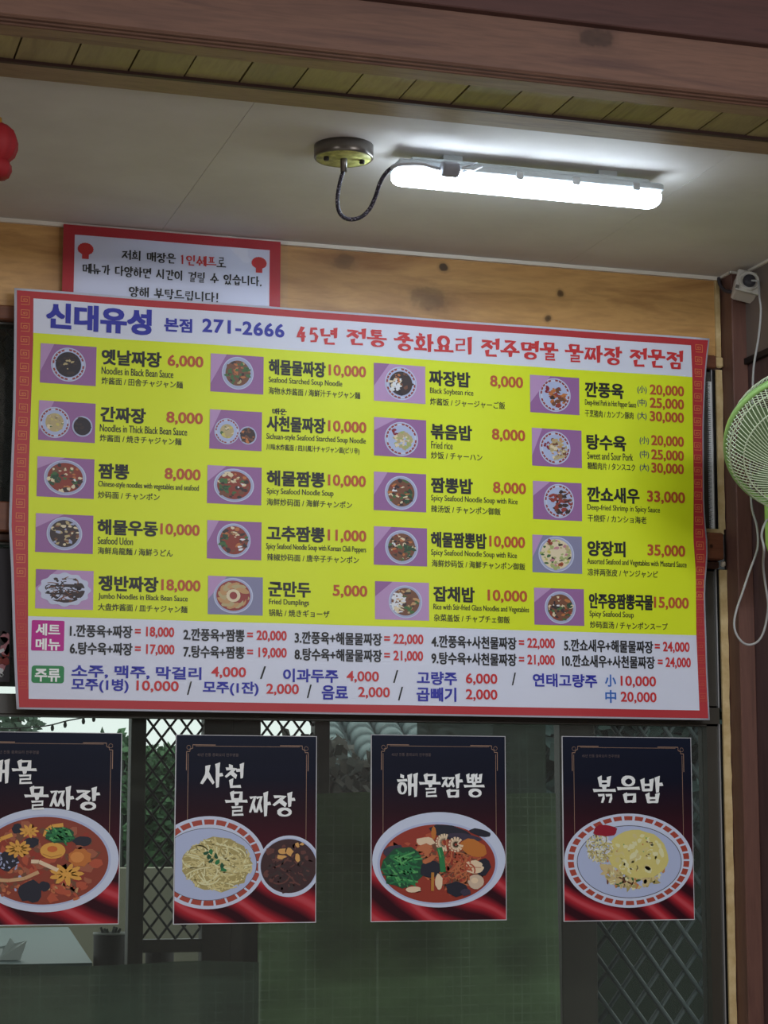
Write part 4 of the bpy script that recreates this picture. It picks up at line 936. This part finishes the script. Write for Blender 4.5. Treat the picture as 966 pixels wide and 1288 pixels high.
# poster behind the banner, only its right edge in view
hp0 = at(12, 858, 1, YPO)
hp = empty('picture_poster', (hp0.x-.16, YPO, 1.80), 'small strip of a dark red food poster showing left of the menu banner', 'poster')
B().box((hp0.x-.318, YPO, 1.79), (hp0.x, YPO+.003, at(12, 690, 1, YPO).z)).build('poster_board', mat('hidden_poster', C(46, 40, 48), .4), hp)
f = Flat(lambda x, y, L: Vector((at(x, y, 1, YPO).x, YPO-.0006-L*.0001, at(x, y, 1, YPO).z)), (-60, 11.5, 700, 858))
R = random.Random(2); f.fill(-12, 815, 26, 38, [K_rd, K_dk, K_pk, K_redb], R, 50, .2)
f.strip([(-6, 822), (5, 817)], 4, K_wh); f.strip([(-4, 838), (3, 850), (-3, 848)], 3.5, K_wh); f.blob(1, 843, 3, 3, K_wh, R); f.build('dish_print', hp)

# ------------------------------------------------------------------ socket box on the post
sb = empty('socket_box', (2.232, -.10, 2.745), 'white surface-mounted socket box with a dark plug at the top of the corner post', 'socket')
M_pl = mat('aged_white_plastic', C(205, 200, 192), .5); M_plug = mat('dark_plug', C(58, 56, 64), .5)
sM = T((2.241, -.103, 2.752), radians(-14), radians(14), radians(-16)) @ Matrix.Scale(.82, 4)
q = B().box((-.034, -.024, -.032), (.034, .040, .032), bev=.005, M=sM); q.box((-.037, -.030, -.035), (.037, -.021, .035), bev=.004, M=sM); q.build('box_body', M_pl, sb)
fm = sM @ Matrix.Rotation(pi/2, 4, 'X')
B().lathe([(.029, .028), (.031, .036), (.026, .037), (.024, .030), (.024, .0305), (0, .0305)], 32, fm).build('socket_ring', M_pl, sb)
B().lathe([(0, .030), (.0235, .0302)], 28, fm).build('socket_recess', mat('recess_shade', C(70, 68, 72), .6), sb)
for a in (-1, 1): B().box((a*.030-.005, -.033, a*.026-.005), (a*.030+.005, -.029, a*.026+.005), M=sM).build('screw_tab', mat('tab', C(120, 116, 112), .5), sb)
B().lathe([(.0, .046), (.010, .0455), (.017, .042), (.019, .036), (.019, .030)], 24, fm).build('plug', M_plug, sb)
feed = B().tube(smooth_path([(2.214, -.012, ZC-.004), (2.213, -.02, 2.775), (2.216, -.04, 2.755), (2.222, -.070, 2.745), (2.226, -.085, 2.742)], 6), .0045, 8).build('feed_cable', mat('dark_feed_cable', C(62, 58, 66), .5), sb)

# ------------------------------------------------------------------ wall fan
M_fg = mat('light_green_plastic', C(160, 206, 120), .35, spec=.5); M_wire = mat('pale_green_wire', C(222, 236, 204), .35, spec=.5)
M_blade = mat('translucent_green_blade', C(122, 146, 104), .3, spec=.5)
FC = at(1031, 559, 1, -.60); RG = .197
fan = empty('wall_fan', (XW, -.36, 1.95), 'light green wall fan with round wire guard cut by the right edge', 'fan')
ax = Vector((-.30, -.56, -.77)).normalized()
ex_ = ax.cross(Vector((0, 0, 1))).normalized(); ez_ = ex_.cross(ax).normalized()
def fp(r, a, d): return FC + ex_*(r*cos(a)) + ez_*(r*sin(a)) + ax*d
def tor(r, d, rr, name, m, n=64):
    return B().tube([fp(r, 2*pi*i/n, d) for i in range(n)], rr, 8, closed=True).build(name, m, fan)
b = B(); n = 72; pr = [(RG-.004, -.008), (RG+.003, -.008), (RG+.0035, .008), (RG-.004, .008), (RG-.005, 0)]
vs_ = [fp(r, 2*pi*k/n, d) for k in range(n) for r, d in pr]; m_ = len(pr)
b.add(vs_, [(k*m_+i, ((k+1) % n)*m_+i, ((k+1) % n)*m_+(i+1) % m_, k*m_+(i+1) % m_) for k in range(n) for i in range(m_)], 0, True).build('guard_ring', M_fg, fan)
def guard(name, depth, r0, tw, nw, sgn):
    g_ = B()
    for k in range(nw):
        a0 = 2*pi*k/nw; P_ = []
        for i in range(13):
            u = i/12; r = r0+(RG-.001-r0)*min(1, u*1.12) if u < .89 else RG-.001-(.0)*(u-.89)
            dd = depth*(1-(r/RG)**5) if u < .89 else depth*0
            r = r0+(RG-.002-r0)*u; dd = depth*(1-max(0, (r/RG))**6)**.55 if r < RG else 0
            P_.append(fp(r, a0+tw*sin(pi*.5*u), sgn*dd))
        g_.tube(P_, .0012, 4, cap=False)
    for r in (r0, .5*RG, .80*RG, .95*RG):
        dd = depth*(1-(r/RG)**6)**.55
        g_.tube([fp(r, 2*pi*i/48, sgn*dd) for i in range(48)], .0015, 5, closed=True)
    o = g_.build(name, M_wire, fan); o['kind'] = 'stuff'; return o
guard('front_guard', .050, .035, .75, 108, 1)
guard('rear_guard', .080, .050, -.75, 108, -1)
fr = Matrix((ex_, ez_, ax)).transposed().to_4x4(); fr.translation = FC
B().lathe([(0, .066), (.03, .065), (.038, .060), (.036, .056)], 32, fr).build('front_badge', M_fg, fan)
B().lathe([(0, .034), (.02, .032), (.026, .022), (.026, -.02)], 28, fr).build('blade_hub', M_fg, fan)
for k in range(5):
    a0 = 2*pi*k/5; vs_ = []; fs_ = []
    for i in range(9):
        u = i/8; r = .024+u*.150
        for j in range(7):
            w_ = j/6; aa = a0+(w_-.5)*(1.15-.25*u)*sin(pi*(.28+.6*u))**.4+.35*u
            vs_.append(fp(r, aa, .020-.036*w_+.004*sin(pi*w_)))
    for i in range(8):
        for j in range(6): fs_.append((i*7+j, i*7+j+1, i*7+8+j, i*7+7+j))
    nb = len(vs_); vs_ += [v+ax*.0018 for v in vs_]; fs_ += [tuple(nb+i for i in f_[::-1]) for f_ in fs_]
    B().add(vs_, fs_, 0, True).build('blade', M_blade, fan)
B().lathe([(0, -.185), (.030, -.180), (.048, -.160), (.055, -.120), (.056, -.085), (.050, -.074), (0, -.074)], 32, fr).build('motor_housing', M_fg, fan)
# neck, control body and wall plate
nk = FC-ax*.13; bc = at(992, 655, 1, -.38)
B().tube(smooth_path([nk, nk.lerp(bc, .35)+Vector((.02, 0, .02)), bc+Vector((0, -.02, .09)), bc+Vector((0, 0, .05))], 5), [.022]*16, 12).build('neck', M_fg, fan)
B().lathe([(0, -.082), (.030, -.080), (.046, -.070), (.052, -.050), (.052, .065), (.044, .082), (.028, .090), (0, .090)], 32, T(bc)).build('control_body', M_fg, fan)
B().box((bc.x, bc.y-.045, bc.z-.06), (XW-.0002, bc.y+.045, bc.z+.08), bev=.006).build('wall_plate', M_fg, fan)
M_cord = mat('grey_power_cord', C(176, 176, 176), .45)
cp = sM @ Vector((.004, -.044, -.004))
pts = [cp, cp+Vector((.012, -.012, -.006)), at(955, 372, 1, -.19), at(957, 392, 1, -.20), at(954, 425, 1, -.20), at(948, 462, 1, -.20), at(946.5, 500, 1, -.22), at(944, 560, 1, -.26), at(944, 610, 1, -.28), at(946, 640, 1, -.28),
       at(951.5, 660, 1, -.28), at(953.5, 680, 1, -.28), at(951.5, 695, 1, -.28), at(943, 718, 1, -.27), at(934, 745, 1, -.26), at(927, 765, 1, -.25), at(923.5, 783, 1, -.25), at(926, 797, 1, -.25), at(934, 808, 1, -.25), at(943, 811, 1, -.25),
       at(953, 807, 1, -.26), at(960, 796, 1, -.27), at(964.5, 778, 1, -.28), at(966, 758, 1, -.30), at(962, 730, 1, -.32), at(960, 710, 1, -.36), at(961, 690, 1, -.42), at(958, 672, 1, -.40), at(964, 655, 1, -.39), bc+Vector((-.04, 0, 0))]
B().tube(smooth_path(pts, 6), .0026, 8).build('power_cord', M_cord, fan)

# ------------------------------------------------------------------ outside, seen through the glass
M_lat = mat('dark_lattice_metal', C(40, 46, 42), .5); M_stile = wood('dark_stile', C(52, 48, 42), C(60, 56, 48), C(44, 40, 36), (10, 10, 1.5))
YL = .50
def lattice(px0, px1, z0, z1, label, sl, sr, ph=0, thick=.0031, ps=1.0, mt_=None):
    x0, x1 = at(px0, 1000, 1, YL).x, at(px1, 1000, 1, YL).x
    root = empty('lattice_screen', ((x0+x1)/2, YL, z0), label, 'lattice screen')
    wl = at(px0, 1000, 1, YL).x-at(px0-sl, 1000, 1, YL).x if sl else 0; wr_ = at(px1+sr, 1000, 1, YL).x-x1 if sr else 0
    if sl: B().box((x0-wl, YL-.02, -.02), (x0, YL+.02, z1), bev=.002).build('stile', M_stile, root)
    if sr: B().box((x1, YL-.02, -.02), (x1+wr_, YL+.02, z1), bev=.002).build('stile', M_stile, root)
    B().box((x0, YL-.018, z0-.03), (x1, YL+.018, z0)).build('bottom_rail', M_stile, root)
    B().box((x0, YL-.018, z1-.03), (x1, YL+.018, z1)).build('top_rail', M_stile, root)
    px_, pz = .0405*ps, .0525*ps; sl_ = pz/px_
    b = B()
    for sg in (1, -1):
        c = -40*pz
        c0 = ph
        k = -80
        while k < 80:
            # line z = z0 + c0 + k*pz + sg*sl_*(x-x0)
            P_ = []
            zc = z0+c0+k*pz
            f = lambda x: zc+sg*sl_*(x-x0)
            xa, xb = x0, x1
            za, zb_ = f(xa), f(xb)
            if sg == 1: xa = max(xa, x0+(z0-zc)/sl_); xb = min(xb, x0+(z1-zc)/sl_)
            else: xa = max(xa, x0+(zc-z1)/sl_); xb = min(xb, x0+(zc-z0)/sl_)
            if xb-xa > .004:
                b.tube([(xa, YL+.003*sg, f(xa)), (xb, YL+.003*sg, f(xb))], thick, 5)
            k += 1
    o = b.build('diamond_bars', mt_ or M_lat, root); o['kind'] = 'stuff'
    return root
lattice(181, 254, 1.22, 2.62, 'narrow dark diamond lattice screen outside, left of the plain noodles poster', 19, 36)
lattice(325, 393, 1.22, 2.62, 'dark diamond lattice screen outside, mostly hidden behind the plain noodles poster', 35, 19)
lattice(745, 884, .80, 2.62, 'dark diamond lattice screen outside, behind the fried rice poster', 44, 6, thick=.0065, ps=1.75, mt_=mat('greyish_lattice', C(62, 72, 74), .5))
lattice(-60, 30, 2.0, 2.7198, 'dark lattice behind the upper window left of the banner', 0, 0)
# ground, added shading slab and board, hedges
M_gr = mat('outside_ground', C(104, 102, 92), .9); t = NT(M_gr); t.col(t.ramp(t.noise(t.pos(), 4, 5), [(.35, C(84, 84, 74)), (.65, C(124, 120, 108))]))
ST(B().box((-14, .1, -.3), (26, 30, -.02)).build('floor_outside', M_gr)).name = 'terrace_floor'
e = ST(B().box((-4, .09, 2.72), (6, 1.25, 2.80)).build('trim_11', M_beamdark))  # unseen overhang slab, added to shade the things outside
B().box((-4, .80, 1.83), (6, .84, 2.72)).build('shade_board', mat('dark_shade_board', C(52, 54, 54), .8), e)  # board added behind the upper windows to keep them dark
# green shade netting, hung behind the screens
def net_mat(name, col, line, a):
    m = bpy.data.materials.new(name); m.use_nodes = True; t = NT(m); tr = t.n('ShaderNodeBsdfTransparent'); mx = t.n('ShaderNodeMixShader'); out = [n for n in t.t.nodes if n.type == 'OUTPUT_MATERIAL'][0]
    g = t.n('ShaderNodeNewGeometry'); sx = t.n('ShaderNodeSeparateXYZ'); t.l(g.outputs['Position'], sx.inputs[0])
    def grid(o, p): return t.math('LESS_THAN', t.math('FRACT', t.math('ADD', t.math('DIVIDE', o, p), 100)), .13)
    gr = t.math('MAXIMUM', grid(sx.outputs['X'], .0225), grid(sx.outputs['Z'], .0225))
    nz_ = t.noise(t.pos((1, 1, 2.5)), 3.2, 4, .6)
    base = t.mix(t.ramp(nz_, [(.35, (0, 0, 0, 1)), (.7, (1, 1, 1, 1))]), col, tuple(c*1.9 for c in col[:3])+(1,))
    nb = t.noise(t.pos((30, 1, 1.5)), 2, 2)
    t.col(t.mix(t.math('MULTIPLY', gr, t.ramp(nb, [(.4, (.15, .15, .15, 1)), (.7, (.8, .8, .8, 1))])), base, line)); t.b.inputs['Roughness'].default_value = .8
    mx.inputs[0].default_value = a; t.l(tr.outputs[0], mx.inputs[1]); t.l(t.b.outputs[0], mx.inputs[2]); t.l(mx.outputs[0], out.inputs[0])
    return m
M_net = net_mat('green_netting', C(88, 110, 76), C(128, 150, 120), .82)
M_net2 = net_mat('dark_netting', C(62, 76, 64), C(92, 112, 98), .9)
def net(x0, x1, z0, z1, y, m, label, amp=.012):
    b = B(); nx, nz = 50, 16; vs_ = []
    for j in range(nz+1):
        for i in range(nx+1):
            x = x0+(x1-x0)*i/nx; z = z0+(z1-z0)*j/nz
            vs_.append((x, y+amp*sin(9*x+2*z)+amp*.6*sin(4*z+20*x), z+(.004*sin(14*x) if j == nz else 0)))
    b.add(vs_, [(j*(nx+1)+i, j*(nx+1)+i+1, (j+1)*(nx+1)+i+1, (j+1)*(nx+1)+i) for j in range(nz) for i in range(nx)], 0, True)
    return tag(b.build('shade_netting', m), label, 'netting')
YNt = .40
X = lambda p: at(p, 1050, 1, YNt).x
Z = lambda p: at(400, p, 1, YNt).z
net(X(326), X(703), .4, Z(998), YNt, M_net, 'green shade netting hung between the plain noodles and seafood soup posters')
net(X(532), X(703)-.006, .4, Z(880), YNt+.05, M_net2, 'dark green netting hung between the seafood soup and fried rice posters')
net(X(-60), X(324), .4, at(100, 1212, 1, YNt).z, YNt-.03, M_net2, 'low dark green netting under the first two posters')
# terrace tables, pots, napkin
M_tab = mat('teal_table_top', C(62, 88, 90), .45, spec=.25); M_pot = mat('dark_pot', C(40, 36, 36), .6); M_potrim = mat('pot_rim', C(160, 160, 156), .6)
tz = at(60, 1211, 1, .75).z
tb_ = empty('terrace_table', (.2, 1.0, 0), 'teal table top outside under the orange seafood soup poster', 'table')
fr_ = at(86, 1166, 2, tz); nr_ = at(116, 1211, 2, tz); tp_ = [(-.9, nr_.y, tz), (nr_.x, nr_.y, tz), (fr_.x, fr_.y, tz), (-.9, fr_.y, tz)]
B().add(tp_+[(x_, y_, tz-.03) for x_, y_, _ in tp_], [(0, 1, 2, 3), (7, 6, 5, 4)]+[(i, i+4, (i+1) % 4+4, (i+1) % 4) for i in range(4)]).build('table_top', M_tab, tb_)
for x_, y_ in ((-.8, nr_.y+.05), (.4, nr_.y+.05), (-.8, fr_.y-.12), (.4, fr_.y-.12)): B().box((x_, y_, -.02), (x_+.05, y_+.05, tz-.03)).build('leg', M_stile, tb_)
a = at(15, 1196, 1, .85)
nk_ = B().poly3([(a.x-.035, .84, tz+.002), (a.x+.02, .84, tz+.002), (a.x+.038, .86, tz+.048), (a.x+.012, .87, tz+.040), (a.x-.004, .86, tz+.056)])
nk_.poly3([(a.x-.085, .84, tz+.002), (a.x-.03, .835, tz+.002), (a.x-.02, .86, tz+.03), (a.x-.06, .87, tz+.026)]); 
nk_.poly3([(a.x-.085, .90, tz+.002), (a.x+.02, .90, tz+.002), (a.x+.038, .862, tz+.048), (a.x-.06, .872, tz+.026)])
tag(nk_.build('folded_napkin', mat('white_napkin', C(232, 238, 240), .8)), 'white folded napkin standing on the teal table outside', 'napkin')
def pot(p, pyt, y, r, h, label):
    c = at(p, pyt, 1, y); o = empty('plant_pot', (c.x, y, c.z-h), label, 'pot')
    B().lathe([(0, -h), (r*.78, -h), (r, -.006), (r, 0), (r*.92, 0), (r*.9, -.02), (0, -.02)], 28, T(c)).build('pot_body', M_pot, o)
    B().tube([c+Vector((r*.97*cos(2*pi*i/28), r*.97*sin(2*pi*i/28), 0)) for i in range(28)], .003, 6, closed=True).build('pot_rim', M_potrim, o)
    B().lathe([(0, -.012), (r*.9, -.014)], 20, T(c)).build('soil', mat('soil', C(50, 44, 36), .9), o)
    return c
shelf = tag(B().box((at(100, 1190, 1, 1.0).x+.03, .85, .55), (at(400, 1190, 1, 1.0).x, 1.3, .60)).build('terrace_shelf', M_stile), 'dark low bench outside carrying two pots', 'bench')
c = pot(140, 1174, 1.0, .045, 0, 'x') if 0 else None
def pot2(p, pyt, y, r, label):
    zt = at(p, pyt, 1, y).z; return pot(p, pyt, y, r, zt-.60, label)
c1 = pot2(139, 1174, 1.0, .044, 'taller dark pot with a pale rim outside, right of the teal table')
c2 = pot2(201, 1184, 1.05, .038, 'smaller dark pot outside below the narrow lattice screen')
B().lathe([(0, .018), (.010, .016), (.014, .006), (.012, 0)], 12, T(c1+Vector((0, 0, -.012))))
st = B()
for k in range(6): a = k*1.05; st.tube([c1+Vector((.012*cos(a), .012*sin(a), -.012)), c1+Vector((.026*cos(a), .02*sin(a), .012+.004*(k % 2)))], [.006, .003], 6)
tag(st.build('pot_plant', mat('dark_succulent', C(34, 44, 34), .7)), 'stubby dark plant growing in the taller pot outside', 'plant')
# grey boards leaning behind the netting, faintly seen
for (pa, pb, y0, y1, m, lab) in ((330, 352, 1150, 1206, C(150, 172, 164), 'short pale board faintly seen through netting below the plain noodles poster'), (352, 379, 1172, 1300, C(110, 124, 112), 'tall grey board faintly seen through netting below the plain noodles poster'),
                            (476, 502, 1172, 1236, C(140, 150, 142), 'pale board faintly seen through netting below the seafood soup poster')):
    a = at(pa, y0, 1, .56); b_ = at(pb, y1, 1, .56); 
    tag(B().box((a.x, .56, -.02), (b_.x, .58, a.z)).build('leaning_board', mat('board_'+str(pa), m, .7)), lab, 'board')
# hedge and shrubs
M_leaf = mat('dark_leaf', C(58, 92, 62), .6); M_leaf2 = mat('mid_leaf', C(84, 124, 84), .6); M_core = mat('hedge_core', C(26, 40, 30), .9)
def shrub(name, x0, x1, y0, y1, z0, ztop, n, size, label, cat, mats_=None, seed=1, top=None):
    R = random.Random(seed); root = empty(name, ((x0+x1)/2, (y0+y1)/2, z0), label, cat)
    b = B()
    tf = top or (lambda x: ztop*(1+.03*sin(5*x)+.02*sin(11*x+1)))
    nn = 24; vs_ = []; fs_ = []
    for i in range(nn+1):
        x = x0+(x1-x0)*i/nn; zt = tf(x)-size*.8
        vs_ += [(x, y0+size, z0), (x, y0+size*1.3, zt), (x, y1-size, zt), (x, y1-size, z0)]
    for i in range(nn):
        for k in range(4): fs_.append((i*4+k, i*4+(k+1) % 4, i*4+4+(k+1) % 4, i*4+4+k))
    fs_ += [(0, 1, 2, 3), (nn*4+3, nn*4+2, nn*4+1, nn*4)]
    B().add(vs_, fs_).build('core', M_core, root)
    for _ in range(n):
        x = R.uniform(x0, x1); f_ = R.random(); zt = tf(x)
        if f_ < .7: p = Vector((x, y0+R.uniform(-size, size), R.uniform(max(z0, zt-1.6), zt)))
        else: p = Vector((x, R.uniform(y0, y1), zt+R.uniform(-size, size)))
        d = Vector((R.uniform(-1, 1), R.uniform(-1, .4), R.uniform(-.6, 1))).normalized(); s_ = d.orthogonal().normalized()*size*.35
        l_ = size*R.uniform(.6, 1.2)
        b.add([p, p+d*l_*.5+s_, p+d*l_, p+d*l_*.5-s_], [(0, 1, 2, 3)], R.randint(0, 1))
    o = b.build('foliage', mats_ or [M_leaf, M_leaf2], root); o['kind'] = 'stuff'
    return root
hx0, hx1 = at(158, 1000, 1, 6.0).x, at(262, 1000, 1, 6.0).x
zt_ = at(200, 941, 1, 6).z
shrub('clipped_hedge', hx0, hx1, 6.0, 7.2, -.02, zt_, 5000, .06, 'tall green hedge seen through the narrow lattice screen', 'hedge', seed=4)
# tree branch at the top left
tag(B().box((at(-60, 1090, 1, 3.7).x, 3.7, -.02), (at(262, 1090, 1, 3.7).x, 3.9, at(200, 1092, 1, 3.7).z)).build('low_wall', mat('pale_concrete', C(150, 148, 130), .9)), 'low pale concrete wall outside in front of the tall green hedge', 'wall')
rb = empty('leafy_branch', at(20, 915, 1, 5.0), 'leafy tree branch against the white sky, above the orange seafood soup poster', 'branch')
tr0 = at(24, 960, 1, 5.0)
B().tube([tr0+Vector((0, 0, -1.9)), tr0, at(25, 893, 1, 5.0), at(27, 860, 1, 5.0)], [.03, .012, .008, .004], 7).build('stem', M_stile, rb)
b = B(); R = random.Random(8)
for k in range(150):
    p = at(R.uniform(-12, 46), R.uniform(880, 925), 1, 5.0+R.uniform(-.1, .1))
    d = Vector((R.uniform(-1, 1), R.uniform(-.3, .3), R.uniform(-.7, .7))).normalized(); s_ = d.cross(Vector((0, 1, 0))).normalized()*.012; l_ = .05
    b.add([p, p+d*l_*.5+s_, p+d*l_, p+d*l_*.5-s_], [(0, 1, 2, 3)])
b.build('leaves', mat('grey_green_leaf', C(86, 108, 92), .6), rb)['kind'] = 'stuff'
sw = empty('string_light', at(90, 910, 1, 2.2), 'dark wire with small hanging bulbs against the white sky outside', 'string lights')
wp = smooth_path([at(-30, 918, 1, 2.2), at(50, 914, 1, 2.2), at(85, 906.5, 1, 2.2), at(120, 899, 1, 2.2), at(150, 886, 1, 2.2), at(170, 870, 1, 2.2)], 6)
B().tube(wp, .0022, 6).build('wire', M_lat, sw)
for p in ((66, 911), (82, 907), (105, 902.5), (118, 899.5)): q = at(p[0], p[1], 1, 2.2); B().lathe([(0, -.022), (.004, -.020), (.006, -.012), (.003, 0)], 8, T(q)).build('bulb', M_lat, sw)
# tiled roof and dark shrubs right of the second poster
M_tile = mat('grey_roof_tile', C(124, 140, 142), .6); M_tile2 = mat('grey_roof_tile_pan', C(88, 102, 104), .7)
YR = 3.2
rf = empty('tiled_roof', (at(470, 960, 1, YR).x, YR, at(470, 960, 1, YR).z), 'grey tiled roof corner seen outside between two posters', 'roof')
r0 = at(408, 900, 1, YR+.5); r1 = at(560, 955, 1, YR-.1)
B().add([at(395, 880, 1, YR+.6), at(620, 880, 1, YR+.6), at(620, 972, 1, YR-.2), at(395, 972, 1, YR-.2), at(395, 880, 1, YR+.8), at(620, 880, 1, YR+.8), at(620, 985, 1, YR+.2), at(395, 985, 1, YR+.2)], [(3, 2, 1, 0), (4, 5, 6, 7), (0, 1, 5, 4), (1, 2, 6, 5), (2, 3, 7, 6), (3, 0, 4, 7)]).build('roof_pan', M_tile2, rf)
for (xa, ya, xb, yb) in ((440, 896, 474, 968), (474, 896, 512, 968), (508, 896, 548, 968), (542, 896, 584, 968), (402, 896, 432, 968)):
    A_ = at(xa, ya, 1, YR+.40); B_ = at(xb, yb, 1, YR-.22); n = 7
    for i in range(n):
        p = A_.lerp(B_, i/n); q = A_.lerp(B_, (i+1.15)/n); B().tube([p, q], [.044, .054], 12).build('ridge_tile', M_tile, rf)
B().box((at(398, 942, 1, YR-.3).x, YR-.4, at(430, 944, 1, YR-.3).z), (at(436, 942, 1, YR-.3).x, YR-.3, at(430, 938, 1, YR-.3).z)).build('eave_board', M_potrim, rf)
rw = tag(B().box((at(385, 980, 1, YR).x, YR+.1, -.02), (at(640, 980, 1, YR).x, YR+.3, at(470, 962, 1, YR).z)).build('garden_wall', mat('dark_stone_wall', C(74, 78, 72), .9)), 'dark wall outside under the grey tiled roof', 'wall')
shrub('dark_shrub', at(404, 1000, 1, 2.2).x, at(620, 1000, 1, 2.2).x, 2.2, 2.8, -.02, at(440, 958, 1, 2.2).z, 1500, .07, 'low dark shrub outside in front of the tiled roof wall', 'shrub', [mat('black_green_leaf', C(34, 40, 34), .7), mat('brown_green_leaf', C(48, 46, 38), .7)], 6)
shrub('dark_hedge', at(600, 1000, 1, 5).x, at(1100, 1000, 1, 5).x, 5.0, 6.0, -.02, 3.0, 2500, .14, 'tall dark hedge far outside behind the right lattice screen', 'hedge', [mat('blue_green_leaf', C(44, 62, 58), .7), mat('teal_leaf', C(66, 86, 84), .7)], 9)
_fo.name = 'letter_source'; bpy.data.objects.remove(_fo)
